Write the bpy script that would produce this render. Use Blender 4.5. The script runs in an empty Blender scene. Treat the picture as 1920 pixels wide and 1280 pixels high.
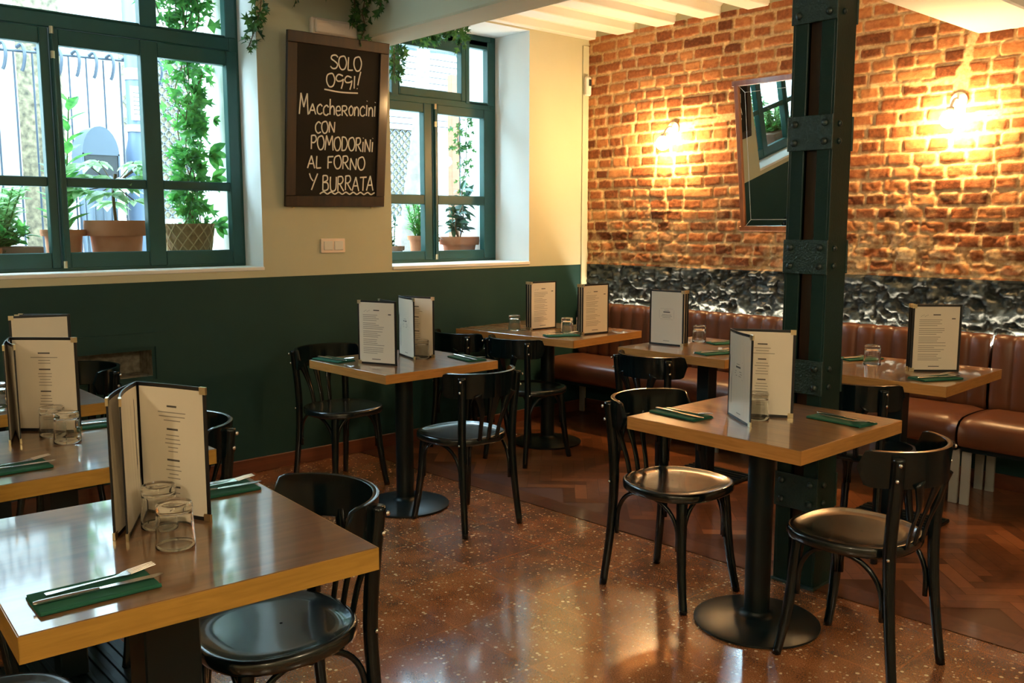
import bpy, math, random
import numpy as np
from mathutils import Vector, Matrix
PI = math.pi
R = math.radians
S = bpy.context.scene
COL = S.collection

# ------------------------------------------------------------------ camera
cam_d = bpy.data.cameras.new('camera')
cam_d.sensor_width = 36.0
cam_d.lens = 1711.18 / 1920 * 36.0
cam_d.clip_start = 0.05
cam = bpy.data.objects.new('camera', cam_d)
cam.location = (4.8442, -5.1235, 1.4216)
cam.rotation_euler = (PI / 2 - 0.12658, 0, 0.83936)
COL.objects.link(cam)
S.camera = cam
# ------------------------------------------------------------------ light and exposure
S.view_settings.view_transform = 'Standard'
S.view_settings.look = 'None'
S.view_settings.gamma = 1.0
S.view_settings.use_curve_mapping = False
S.view_settings.exposure = 0.68
W = bpy.data.worlds.new('sky'); S.world = W
W.use_nodes = True
W.node_tree.nodes['Background'].inputs[0].default_value = (0.55, 0.80, 1.0, 1)
W.node_tree.nodes['Background'].inputs[1].default_value = 17.0
BULB = 360.0          # sconce globes
FILL = 150.0           # added fill globes, out of view around the camera
LED = 60.0            # strip behind the bench back
WARM = (1.0, 0.62, 0.26)
def portal(y0, y1, z0, z1, x):
    d = bpy.data.lights.new('window_portal', 'AREA'); d.shape = 'RECTANGLE'
    d.size = abs(z1 - z0); d.size_y = abs(y1 - y0); d.cycles.is_portal = True
    o = bpy.data.objects.new('window_portal', d); COL.objects.link(o)
    o.location = (x, (y0 + y1) / 2, (z0 + z1) / 2); o.rotation_euler = (0, -PI / 2, 0)
portal(-4.7, -2.69, 1.2, 2.95, -0.80)
portal(-1.8, -0.61, 1.17, 2.78, -0.80)

# ------------------------------------------------------------------ helpers
class MB:
    def __init__(self): self.v = []; self.f = []; self.m = []; self.mi = 0
    def add(self, vs, fs, M=None):
        b = len(self.v)
        for p in vs:
            p = Vector(p)
            self.v.append(tuple(M @ p if M else p))
        for f in fs: self.f.append(tuple(i + b for i in f)); self.m.append(self.mi)
        return self
    def box(self, x0, x1, y0, y1, z0, z1, M=None):
        return self.add([(x0,y0,z0),(x1,y0,z0),(x1,y1,z0),(x0,y1,z0),(x0,y0,z1),(x1,y0,z1),(x1,y1,z1),(x0,y1,z1)],
            [(3,2,1,0),(4,5,6,7),(0,1,5,4),(1,2,6,5),(2,3,7,6),(3,0,4,7)], M)
    def bbox(self, x0, x1, y0, y1, z0, z1, b=0.004, M=None):
        # box with chamfered edges (all twelve)
        vs = []; idx = {}
        X = (x0, x1); Y = (y0, y1); Z = (z0, z1)
        for i in (0,1):
            for j in (0,1):
                for k in (0,1):
                    sx, sy, sz = (1-2*i), (1-2*j), (1-2*k)
                    c = (X[i], Y[j], Z[k])
                    idx[i,j,k] = len(vs)
                    vs += [(c[0], c[1]+sy*b, c[2]+sz*b), (c[0]+sx*b, c[1], c[2]+sz*b), (c[0]+sx*b, c[1]+sy*b, c[2])]
        fs = []
        for a in range(3):
            for s in (0,1):
                o = [d for d in range(3) if d != a]
                q = []
                for (p, r) in ((0,0),(1,0),(1,1),(0,1)):
                    key = [0,0,0]; key[a] = s; key[o[0]] = p; key[o[1]] = r
                    q.append(idx[tuple(key)] + a)
                if (s == 1) == (a == 1): q = q[::-1]
                fs.append(tuple(q))
        for a in range(3):
            o = [d for d in range(3) if d != a]
            for p in (0,1):
                for r in (0,1):
                    k0 = [0,0,0]; k0[o[0]] = p; k0[o[1]] = r; k1 = k0[:]; k0[a] = 0; k1[a] = 1
                    i0, i1 = idx[tuple(k0)], idx[tuple(k1)]
                    fs.append((i0+o[0], i0+o[1], i1+o[1], i1+o[0]))
        for k, i in idx.items(): fs.append((i, i+1, i+2))
        return self.add(vs, fs, M)
    def prism(self, poly, z0, z1, M=None):
        n = len(poly)
        vs = [(p[0], p[1], z0) for p in poly] + [(p[0], p[1], z1) for p in poly]
        fs = [tuple(range(n))[::-1], tuple(range(n, 2*n))] + [(i, (i+1)%n, n+(i+1)%n, n+i) for i in range(n)]
        return self.add(vs, fs, M)
    def lathe(self, prof, n=24, M=None, cap=True):
        vs = []; fs = []
        for (r, z) in prof:
            for i in range(n):
                a = 2*PI*i/n; vs.append((r*math.cos(a), r*math.sin(a), z))
        for j in range(len(prof)-1):
            for i in range(n):
                fs.append((j*n+i, j*n+(i+1)%n, (j+1)*n+(i+1)%n, (j+1)*n+i))
        if cap:
            if prof[0][0] > 1e-5: fs.append(tuple(range(n))[::-1])
            if prof[-1][0] > 1e-5: fs.append(tuple(range((len(prof)-1)*n, len(prof)*n)))
        return self.add(vs, fs, M)
    def tube(self, pts, r, n=8, flat=1.0, up=(0,0,1), caps=True):
        # sweep an (elliptical) section along pts; r is a number or a list
        P = [Vector(p) for p in pts]; m = len(P)
        rr = r if isinstance(r, (list, tuple)) else [r]*m
        vs = []; fs = []
        prevU = Vector(up)
        for i in range(m):
            t = (P[min(i+1, m-1)] - P[max(i-1, 0)])
            if t.length < 1e-9: t = Vector((0,0,1))
            t.normalize()
            u = prevU - t*prevU.dot(t)
            if u.length < 1e-4:
                u = Vector((1,0,0)) - t*t.x
                if u.length < 1e-3: u = Vector((0,1,0)) - t*t.y
            u.normalize(); prevU = u
            w = t.cross(u)
            for k in range(n):
                a = 2*PI*k/n + PI/n
                vs.append(tuple(P[i] + u*(rr[i]*flat*math.cos(a)) + w*(rr[i]*math.sin(a))))
        for i in range(m-1):
            for k in range(n):
                fs.append((i*n+k, i*n+(k+1)%n, (i+1)*n+(k+1)%n, (i+1)*n+k))
        if caps:
            fs.append(tuple(range(n))[::-1]); fs.append(tuple(range((m-1)*n, m*n)))
        return self.add(vs, fs)
    def grid(self, rows, closed_u=False):
        n = len(rows[0]); vs = [p for r in rows for p in r]; fs = []
        for j in range(len(rows)-1):
            for i in range(n if closed_u else n-1):
                fs.append((j*n+i, j*n+(i+1)%n, (j+1)*n+(i+1)%n, (j+1)*n+i))
        return self.add(vs, fs)
    def build(self, name, mats, parent=None, smooth=False, loc=None, rotz=0.0, autosmooth=None):
        me = bpy.data.meshes.new(name)
        me.from_pydata(self.v, [], self.f)
        if not isinstance(mats, (list, tuple)): mats = [mats]
        for m in mats: me.materials.append(m)
        me.polygons.foreach_set('material_index', self.m)
        if smooth or autosmooth:
            me.polygons.foreach_set('use_smooth', [True]*len(self.f))
        me.update()
        if autosmooth:
            try: me.set_sharp_from_angle(angle=R(autosmooth))
            except Exception: pass
        o = bpy.data.objects.new(name, me); COL.objects.link(o)
        if parent is not None: o.parent = parent
        if loc is not None: o.location = loc
        if rotz: o.rotation_euler = (0, 0, rotz)
        return o

def empty(name, loc=(0,0,0), rotz=0.0):
    o = bpy.data.objects.new(name, None); COL.objects.link(o)
    o.empty_display_size = 0.05
    o.location = loc; o.rotation_euler = (0, 0, rotz)
    return o
def tag(o, label=None, cat=None, group=None, kind=None):
    if label: o['label'] = label
    if cat: o['category'] = cat
    if group: o['group'] = group
    if kind: o['kind'] = kind
    return o
KIDS = {}
def copy_tree(o, parent=None):
    c = o.copy(); COL.objects.link(c)
    if parent is not None: c.parent = parent
    for ch in list(o.children): copy_tree(ch, c)
    return c
def spline(pts, n=6):
    P = [Vector(p) for p in pts]; out = []
    for i in range(len(P)-1):
        p0, p1, p2, p3 = P[max(i-1,0)], P[i], P[i+1], P[min(i+2,len(P)-1)]
        for k in range(n):
            t = k/n
            out.append(0.5*((2*p1)+(-p0+p2)*t+(2*p0-5*p1+4*p2-p3)*t*t+(-p0+3*p1-3*p2+p3)*t**3))
    out.append(P[-1]); return out

# ------------------------------------------------------------------ materials
def mat(name, col, rough=0.5, metal=0.0, spec=0.5, coat=0.0, noise=None, bump=None, emit=None, coat_rough=0.05):
    m = bpy.data.materials.new(name); m.use_nodes = True
    nt = m.node_tree; b = nt.nodes['Principled BSDF']
    b.inputs['Base Color'].default_value = (*col, 1)
    b.inputs['Roughness'].default_value = rough
    b.inputs['Metallic'].default_value = metal
    b.inputs['Specular IOR Level'].default_value = spec
    b.inputs['Coat Weight'].default_value = coat
    b.inputs['Coat Roughness'].default_value = coat_rough
    if noise:   # (scale, amount, second colour)
        tc = nt.nodes.new('ShaderNodeTexCoord'); nz = nt.nodes.new('ShaderNodeTexNoise')
        nz.inputs['Scale'].default_value = noise[0]; nz.inputs['Detail'].default_value = 6
        rp = nt.nodes.new('ShaderNodeValToRGB')
        rp.color_ramp.elements[0].position = 0.5 - noise[1]; rp.color_ramp.elements[1].position = 0.5 + noise[1]
        rp.color_ramp.elements[0].color = (*col, 1); rp.color_ramp.elements[1].color = (*noise[2], 1)
        nt.links.new(tc.outputs['Object'], nz.inputs['Vector']); nt.links.new(nz.outputs['Fac'], rp.inputs['Fac'])
        nt.links.new(rp.outputs['Color'], b.inputs['Base Color'])
    if bump:    # (scale, strength, distance)
        tc2 = nt.nodes.new('ShaderNodeTexCoord'); n2 = nt.nodes.new('ShaderNodeTexNoise')
        n2.inputs['Scale'].default_value = bump[0]; n2.inputs['Detail'].default_value = 5
        bp = nt.nodes.new('ShaderNodeBump'); bp.inputs['Strength'].default_value = bump[1]; bp.inputs['Distance'].default_value = bump[2]
        nt.links.new(tc2.outputs['Object'], n2.inputs['Vector']); nt.links.new(n2.outputs['Fac'], bp.inputs['Height'])
        nt.links.new(bp.outputs['Normal'], b.inputs['Normal'])
    if emit:
        b.inputs['Emission Color'].default_value = (*emit[0], 1); b.inputs['Emission Strength'].default_value = emit[1]
    return m

def wood_mat(name, c1, c2, scale=(2.0, 26.0, 26.0), rough=0.22, coat=0.6, coat_rough=0.12, c3=None):
    m = bpy.data.materials.new(name); m.use_nodes = True
    nt = m.node_tree; b = nt.nodes['Principled BSDF']; L = nt.links.new
    tc = nt.nodes.new('ShaderNodeTexCoord'); mp = nt.nodes.new('ShaderNodeMapping'); mp.inputs['Scale'].default_value = scale
    nz = nt.nodes.new('ShaderNodeTexNoise'); nz.inputs['Scale'].default_value = 1.0; nz.inputs['Detail'].default_value = 8; nz.inputs['Distortion'].default_value = 1.2
    rp = nt.nodes.new('ShaderNodeValToRGB'); rp.color_ramp.elements[0].position = 0.32; rp.color_ramp.elements[1].position = 0.68
    rp.color_ramp.elements[0].color = (*c1, 1); rp.color_ramp.elements[1].color = (*c2, 1)
    L(tc.outputs['Object'], mp.inputs['Vector']); L(mp.outputs['Vector'], nz.inputs['Vector']); L(nz.outputs['Fac'], rp.inputs['Fac'])
    L(rp.outputs['Color'], b.inputs['Base Color'])
    b.inputs['Roughness'].default_value = rough; b.inputs['Coat IOR'].default_value = 1.7; b.inputs['Coat Weight'].default_value = coat; b.inputs['Coat Roughness'].default_value = coat_rough
    bp = nt.nodes.new('ShaderNodeBump'); bp.inputs['Strength'].default_value = 0.06; bp.inputs['Distance'].default_value = 0.001
    L(nz.outputs['Fac'], bp.inputs['Height']); L(bp.outputs['Normal'], b.inputs['Normal'])
    return m

M_PLASTER = mat('cream_plaster', (0.56, 0.545, 0.39), 0.85, spec=0.2, noise=(3.0, 0.35, (0.51, 0.50, 0.355)), bump=(14, 0.15, 0.004))
M_TEAL = mat('dark_green_wall_paint', (0.009, 0.041, 0.039), 0.62, spec=0.3, noise=(4.0, 0.3, (0.012, 0.049, 0.045)), bump=(20, 0.15, 0.003))
M_WHITE = mat('white_paint', (0.80, 0.79, 0.74), 0.75, spec=0.25, bump=(18, 0.12, 0.003))
M_CEIL = mat('ceiling_paint', (0.80, 0.76, 0.66), 0.8, spec=0.2, bump=(10, 0.2, 0.004))
M_GREENWOOD = mat('dark_green_window_paint', (0.008, 0.060, 0.050), 0.38, noise=(9.0, 0.3, (0.011, 0.072, 0.060)), bump=(40, 0.1, 0.002))
M_IRON = mat('dark_green_iron', (0.006, 0.030, 0.026), 0.33, spec=0.55, noise=(30.0, 0.3, (0.013, 0.036, 0.027)), bump=(130, 0.6, 0.006))
M_IRONC = mat('dark_green_channel_paint', (0.005, 0.026, 0.023), 0.36, spec=0.28, noise=(30.0, 0.3, (0.010, 0.030, 0.024)), bump=(110, 0.22, 0.003))
M_RIVET = mat('iron_rivet_paint', (0.012, 0.03, 0.03), 0.28, spec=0.6)
M_BLACK = mat('black_lacquer', (0.0016, 0.0062, 0.0080), 0.15, spec=0.45)
M_BLACKSEAT = mat('black_lacquer_seat', (0.0022, 0.0070, 0.0085), 0.24, spec=0.6, coat=0.6, coat_rough=0.07)
M_BLACKMETAL = mat('black_metal', (0.002, 0.008, 0.010), 0.36, spec=0.35)
M_STEEL = mat('steel', (0.75, 0.73, 0.70), 0.22, metal=1.0)
M_OAKEDGE = wood_mat('oak_edge', (0.42, 0.19, 0.045), (0.56, 0.27, 0.075), (6, 6, 70), 0.35, 0.2)
M_OCHREEDGE = wood_mat('ochre_edge', (0.36, 0.19, 0.028), (0.46, 0.25, 0.042), (6, 6, 70), 0.4, 0.15)
M_OAKTOP = wood_mat('oak_top', (0.19, 0.085, 0.030), (0.32, 0.155, 0.056), (2.2, 24, 24), 0.30, 1.0, 0.035)
M_BROWNTOP = wood_mat('brown_top', (0.155, 0.072, 0.030), (0.27, 0.135, 0.058), (22, 2.0, 22), 0.28, 1.0, 0.06)
M_SKIRT = wood_mat('red_brown_skirting', (0.11, 0.030, 0.013), (0.17, 0.046, 0.020), (10, 1.2, 20), 0.4, 0.3)
M_PAGE = mat('cream_page', (0.80, 0.72, 0.59), 0.45, coat=0.5, coat_rough=0.15)
M_MENUEDGE = mat('black_menu_binding', (0.008, 0.008, 0.009), 0.4)
M_INK = mat('brown_ink', (0.30, 0.26, 0.21), 0.6)
M_INKD = mat('dark_ink', (0.085, 0.075, 0.065), 0.6)
M_BRASS = mat('brass_cap', (0.72, 0.60, 0.38), 0.28, metal=1.0)
M_NAPKIN = mat('green_napkin', (0.018, 0.105, 0.066), 0.85, spec=0.2, bump=(120, 0.2, 0.001))
M_LEATHER = mat('cognac_leather', (0.105, 0.036, 0.016), 0.34, spec=0.5, noise=(7.0, 0.3, (0.150, 0.052, 0.022)), bump=(160, 0.12, 0.001))
M_PIPE = mat('dark_piping', (0.05, 0.014, 0.006), 0.5)
M_GREYBOARD = mat('grey_board', (0.36, 0.35, 0.31), 0.6)
M_SLATE = mat('chalkboard_slate', (0.008, 0.007, 0.005), 0.75, spec=0.25, noise=(5.0, 0.3, (0.018, 0.014, 0.010)))
M_BOARDWOOD = wood_mat('dark_board_wood', (0.010, 0.006, 0.004), (0.036, 0.016, 0.007), (20, 20, 2), 0.4, 0.2)
M_CHALK = mat('chalk', (0.85, 0.82, 0.74), 0.9, spec=0.1)
M_PLASTIC = mat('ivory_plastic', (0.86, 0.70, 0.58), 0.4)
M_PLASTICW = mat('white_plastic', (0.75, 0.72, 0.66), 0.35)
M_MIRRORWOOD = wood_mat('orange_mirror_wood', (0.24, 0.072, 0.020), (0.36, 0.12, 0.034), (22, 22, 3), 0.35, 0.4)
M_MIRROR = mat('mirror_glass', (0.86, 0.88, 0.88), 0.0, metal=1.0)
M_ETCH = mat('etched_line', (0.75, 0.78, 0.78), 0.4)
M_TERRA = mat('terracotta', (0.42, 0.145, 0.062), 0.8, spec=0.2, noise=(14.0, 0.3, (0.50, 0.20, 0.10)), bump=(60, 0.2, 0.002))
M_TERRAB = mat('brown_trough_clay', (0.26, 0.155, 0.105), 0.8, spec=0.2)
M_BASKET = mat('woven_basket', (0.36, 0.24, 0.115), 0.8, spec=0.2, noise=(40.0, 0.3, (0.22, 0.14, 0.065)))
M_CORD = mat('pale_cord', (0.50, 0.37, 0.20), 0.8, spec=0.2)
M_SOIL = mat('soil', (0.05, 0.03, 0.018), 0.95, spec=0.1)
M_STEM = mat('brown_stem', (0.13, 0.075, 0.03), 0.8)
M_STEMG = mat('green_stem', (0.10, 0.20, 0.04), 0.7)
M_TRUNK = mat('grey_bark', (0.09, 0.07, 0.055), 0.9, noise=(12.0, 0.25, (0.20, 0.17, 0.14)), bump=(30, 0.5, 0.01))
M_STREET = mat('pale_paving', (0.55, 0.53, 0.50), 0.8)
M_FACADE = mat('pale_facade', (0.50, 0.47, 0.44), 0.85, noise=(1.5, 0.3, (0.36, 0.33, 0.31)))
M_FACADED = mat('facade_joint', (0.06, 0.06, 0.065), 0.8)
M_STONE = mat('ochre_stone', (0.24, 0.19, 0.11), 0.9, noise=(25.0, 0.2, (0.05, 0.042, 0.026)), bump=(40, 0.4, 0.01))
M_LATTICE = mat('grey_lattice', (0.05, 0.055, 0.065), 0.5)
M_RAIL = mat('dark_iron_rail', (0.02, 0.03, 0.045), 0.45)
M_BIN = mat('blue_grey_bin', (0.060, 0.080, 0.105), 0.45)
M_BINH = mat('dark_bin_mouth', (0.015, 0.018, 0.02), 0.6)
M_POST = mat('blue_grey_post', (0.070, 0.10, 0.15), 0.45)
M_NOTICE = mat('white_notice', (0.85, 0.85, 0.85), 0.6)
M_POSTWOOD = mat('orange_wood_post', (0.20, 0.085, 0.04), 0.7)
M_LAMPHOLDER = mat('white_porcelain', (0.8, 0.76, 0.68), 0.3)

def leaf_mat(name, c, c2, trans=0.35):
    m = bpy.data.materials.new(name); m.use_nodes = True
    nt = m.node_tree; b = nt.nodes['Principled BSDF']; L = nt.links.new
    b.inputs['Roughness'].default_value = 0.4
    g = nt.nodes.new('ShaderNodeTexCoord'); nz = nt.nodes.new('ShaderNodeTexNoise'); nz.inputs['Scale'].default_value = 22
    rp = nt.nodes.new('ShaderNodeValToRGB'); rp.color_ramp.elements[0].position = 0.38; rp.color_ramp.elements[1].position = 0.62
    rp.color_ramp.elements[0].color = (*c, 1); rp.color_ramp.elements[1].color = (*c2, 1)
    L(g.outputs['Object'], nz.inputs['Vector']); L(nz.outputs['Fac'], rp.inputs['Fac']); L(rp.outputs['Color'], b.inputs['Base Color'])
    t = nt.nodes.new('ShaderNodeBsdfTranslucent'); L(rp.outputs['Color'], t.inputs['Color'])
    mx = nt.nodes.new('ShaderNodeMixShader'); mx.inputs[0].default_value = trans
    L(b.outputs[0], mx.inputs[1]); L(t.outputs[0], mx.inputs[2]); L(mx.outputs[0], nt.nodes['Material Output'].inputs['Surface'])
    return m
M_IVY = leaf_mat('ivy_leaf', (0.020, 0.085, 0.022), (0.10, 0.24, 0.055))
M_LEAFB = leaf_mat('bright_leaf', (0.04, 0.19, 0.04), (0.14, 0.40, 0.08), 0.5)
M_LEAFP = leaf_mat('pale_leaf', (0.16, 0.38, 0.12), (0.42, 0.62, 0.30), 0.45)
M_LEAFD = leaf_mat('dark_leaf', (0.012, 0.055, 0.035), (0.035, 0.12, 0.055), 0.2)

def glass_pane_mat():
    m = bpy.data.materials.new('window_glass'); m.use_nodes = True
    nt = m.node_tree; nt.nodes.remove(nt.nodes['Principled BSDF']); L = nt.links.new
    t = nt.nodes.new('ShaderNodeBsdfTransparent'); t.inputs[0].default_value = (0.95, 0.98, 0.97, 1)
    g = nt.nodes.new('ShaderNodeBsdfGlossy'); g.inputs['Roughness'].default_value = 0.0
    f = nt.nodes.new('ShaderNodeFresnel'); f.inputs[0].default_value = 1.5
    mx = nt.nodes.new('ShaderNodeMixShader')
    ge = nt.nodes.new('ShaderNodeNewGeometry'); iv = nt.nodes.new('ShaderNodeMath'); iv.operation = 'SUBTRACT'; iv.inputs[0].default_value = 1.0
    mu = nt.nodes.new('ShaderNodeMath'); mu.operation = 'MULTIPLY'      # reflect once, at the outer face of the pane
    L(ge.outputs['Backfacing'], iv.inputs[1]); L(f.outputs[0], mu.inputs[0]); L(iv.outputs[0], mu.inputs[1])
    L(mu.outputs[0], mx.inputs[0]); L(t.outputs[0], mx.inputs[1]); L(g.outputs[0], mx.inputs[2])
    L(mx.outputs[0], nt.nodes['Material Output'].inputs['Surface'])
    return m
M_PANE = glass_pane_mat()
def tumbler_mat():
    m = bpy.data.materials.new('clear_tumbler_glass'); m.use_nodes = True
    b = m.node_tree.nodes['Principled BSDF']
    b.inputs['Base Color'].default_value = (0.97, 0.98, 0.97, 1); b.inputs['Roughness'].default_value = 0.0
    b.inputs['Transmission Weight'].default_value = 1.0; b.inputs['IOR'].default_value = 1.46
    return m
M_GLASS = tumbler_mat()
def emis(name, col, st):
    m = bpy.data.materials.new(name); m.use_nodes = True; nt = m.node_tree
    nt.nodes.remove(nt.nodes['Principled BSDF'])
    e = nt.nodes.new('ShaderNodeEmission'); e.inputs[0].default_value = (*col, 1); e.inputs[1].default_value = st
    nt.links.new(e.outputs[0], nt.nodes['Material Output'].inputs['Surface']); return m
M_BULB = emis('warm_bulb', WARM, BULB)
M_FILLB = emis('fill_bulb', (1.0, 0.83, 0.56), FILL)
M_LED = emis('led_strip_light', (1.0, 0.86, 0.62), LED)

def attr_brick_mat():
    m = bpy.data.materials.new('old_brick'); m.use_nodes = True
    nt = m.node_tree; b = nt.nodes['Principled BSDF']; L = nt.links.new
    a = nt.nodes.new('ShaderNodeAttribute'); a.attribute_name = 'brick'
    t = nt.nodes.new('ShaderNodeAttribute'); t.attribute_name = 'tone'
    tc = nt.nodes.new('ShaderNodeTexCoord'); nz = nt.nodes.new('ShaderNodeTexNoise'); nz.inputs['Scale'].default_value = 55; nz.inputs['Detail'].default_value = 6
    L(tc.outputs['Object'], nz.inputs['Vector'])
    rp = nt.nodes.new('ShaderNodeValToRGB'); e = rp.color_ramp.elements
    e[0].position = 0.0; e[0].color = (0.14, 0.045, 0.018, 1); e[1].position = 1.0; e[1].color = (0.56, 0.25, 0.095, 1)
    e2 = e.new(0.45); e2.color = (0.34, 0.115, 0.042, 1)
    ad = nt.nodes.new('ShaderNodeMath'); ad.operation = 'MULTIPLY_ADD'; ad.inputs[1].default_value = 0.9; 
    sb = nt.nodes.new('ShaderNodeMath'); sb.operation = 'SUBTRACT'; sb.inputs[1].default_value = 0.45
    L(nz.outputs['Fac'], ad.inputs[0]); L(t.outputs['Fac'], ad.inputs[2]); L(ad.outputs[0], sb.inputs[0]); L(sb.outputs[0], rp.inputs['Fac'])
    mr = nt.nodes.new('ShaderNodeValToRGB'); mr.color_ramp.elements[0].color = (0.52, 0.33, 0.155, 1); mr.color_ramp.elements[1].color = (0.78, 0.56, 0.30, 1)
    mr.color_ramp.elements[0].position = 0.3; mr.color_ramp.elements[1].position = 0.6
    L(nz.outputs['Fac'], mr.inputs['Fac'])
    mx = nt.nodes.new('ShaderNodeMix'); mx.data_type = 'RGBA'
    L(a.outputs['Fac'], mx.inputs[0]); L(mr.outputs['Color'], mx.inputs[6]); L(rp.outputs['Color'], mx.inputs[7])
    L(mx.outputs[2], b.inputs['Base Color']); b.inputs['Roughness'].default_value = 0.9; b.inputs['Specular IOR Level'].default_value = 0.2
    n2 = nt.nodes.new('ShaderNodeTexNoise'); n2.inputs['Scale'].default_value = 130; n2.inputs['Detail'].default_value = 4
    L(tc.outputs['Object'], n2.inputs['Vector'])
    bp = nt.nodes.new('ShaderNodeBump'); bp.inputs['Strength'].default_value = 0.5; bp.inputs['Distance'].default_value = 0.004
    L(n2.outputs['Fac'], bp.inputs['Height']); L(bp.outputs['Normal'], b.inputs['Normal'])
    return m
M_BRICK = attr_brick_mat()
M_BLACKROCK = mat('black_painted_stone', (0.030, 0.040, 0.040), 0.42, spec=0.5, bump=(70, 0.5, 0.006))

def terrazzo_mat():
    m = bpy.data.materials.new('brown_terrazzo'); m.use_nodes = True
    nt = m.node_tree; b = nt.nodes['Principled BSDF']; L = nt.links.new
    tc = nt.nodes.new('ShaderNodeTexCoord')
    vo = nt.nodes.new('ShaderNodeTexVoronoi'); vo.inputs['Scale'].default_value = 66; vo.inputs['Randomness'].default_value = 1.0
    L(tc.outputs['Object'], vo.inputs['Vector'])
    # chips: cells whose random value is high, shrunk to their core
    sep = nt.nodes.new('ShaderNodeSeparateColor'); L(vo.outputs['Color'], sep.inputs[0])
    g = nt.nodes.new('ShaderNodeMath'); g.operation = 'GREATER_THAN'; g.inputs[1].default_value = 0.60; L(sep.outputs[0], g.inputs[0])
    ls = nt.nodes.new('ShaderNodeMath'); ls.operation = 'LESS_THAN'; L(vo.outputs['Distance'], ls.inputs[0])
    sz = nt.nodes.new('ShaderNodeMath'); sz.operation = 'MULTIPLY_ADD'; sz.inputs[1].default_value = 0.34; sz.inputs[2].default_value = 0.12; L(sep.outputs[1], sz.inputs[0]); L(sz.outputs[0], ls.inputs[1])
    ch = nt.nodes.new('ShaderNodeMath'); ch.operation = 'MULTIPLY'; L(g.outputs[0], ch.inputs[0]); L(ls.outputs[0], ch.inputs[1])
    chc = nt.nodes.new('ShaderNodeMix'); chc.data_type = 'RGBA'; L(sep.outputs[2], chc.inputs[0])
    chc.inputs[6].default_value = (0.40, 0.20, 0.085, 1); chc.inputs[7].default_value = (0.86, 0.66, 0.40, 1)
    nz = nt.nodes.new('ShaderNodeTexNoise'); nz.inputs['Scale'].default_value = 7; nz.inputs['Detail'].default_value = 6; L(tc.outputs['Object'], nz.inputs['Vector'])
    rp = nt.nodes.new('ShaderNodeValToRGB'); rp.color_ramp.elements[0].position = 0.3; rp.color_ramp.elements[1].position = 0.7
    rp.color_ramp.elements[0].color = (0.200, 0.068, 0.023, 1); rp.color_ramp.elements[1].color = (0.400, 0.155, 0.055, 1)
    L(nz.outputs['Fac'], rp.inputs['Fac'])
    n3 = nt.nodes.new('ShaderNodeTexNoise'); n3.inputs['Scale'].default_value = 220; L(tc.outputs['Object'], n3.inputs['Vector'])
    r3 = nt.nodes.new('ShaderNodeValToRGB'); r3.color_ramp.elements[0].position = 0.35; r3.color_ramp.elements[1].position = 0.7
    r3.color_ramp.elements[0].color = (0.62, 0.62, 0.62, 1); r3.color_ramp.elements[1].color = (1.5, 1.5, 1.5, 1); L(n3.outputs['Fac'], r3.inputs['Fac'])
    mu = nt.nodes.new('ShaderNodeMix'); mu.data_type = 'RGBA'; mu.blend_type = 'MULTIPLY'; mu.inputs[0].default_value = 1.0
    L(rp.outputs['Color'], mu.inputs[6]); L(r3.outputs['Color'], mu.inputs[7])
    # tile joints, 0.40 m tiles
    br = nt.nodes.new('ShaderNodeTexBrick'); br.offset = 0.0; br.inputs['Scale'].default_value = 1.0
    br.inputs['Brick Width'].default_value = 0.40; br.inputs['Row Height'].default_value = 0.40; br.inputs['Mortar Size'].default_value = 0.008; br.inputs['Mortar Smooth'].default_value = 1.0
    br.inputs['Color1'].default_value = (0.80, 0.80, 0.80, 1); br.inputs['Color2'].default_value = (1.12, 1.12, 1.12, 1); br.inputs['Mortar'].default_value = (1.35, 1.3, 1.2, 1)
    L(tc.outputs['Object'], br.inputs['Vector'])
    m2 = nt.nodes.new('ShaderNodeMix'); m2.data_type = 'RGBA'; m2.blend_type = 'MULTIPLY'; m2.inputs[0].default_value = 1.0
    L(mu.outputs[2], m2.inputs[6]); L(br.outputs['Color'], m2.inputs[7])
    fx = nt.nodes.new('ShaderNodeMix'); fx.data_type = 'RGBA'; L(ch.outputs[0], fx.inputs[0]); L(m2.outputs[2], fx.inputs[6]); L(chc.outputs[2], fx.inputs[7])
    L(fx.outputs[2], b.inputs['Base Color'])
    b.inputs['Roughness'].default_value = 0.26; b.inputs['Coat Weight'].default_value = 1.0; b.inputs['Coat IOR'].default_value = 1.65; b.inputs['Coat Roughness'].default_value = 0.11
    n4 = nt.nodes.new('ShaderNodeTexNoise'); n4.inputs['Scale'].default_value = 9; n4.inputs['Detail'].default_value = 3; L(tc.outputs['Object'], n4.inputs['Vector'])
    bp = nt.nodes.new('ShaderNodeBump'); bp.inputs['Strength'].default_value = 0.12; bp.inputs['Distance'].default_value = 0.003
    L(n4.outputs['Fac'], bp.inputs['Height']); L(bp.outputs['Normal'], b.inputs['Normal']); L(bp.outputs['Normal'], b.inputs['Coat Normal'])
    return m
M_TERRAZZO = terrazzo_mat()
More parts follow.
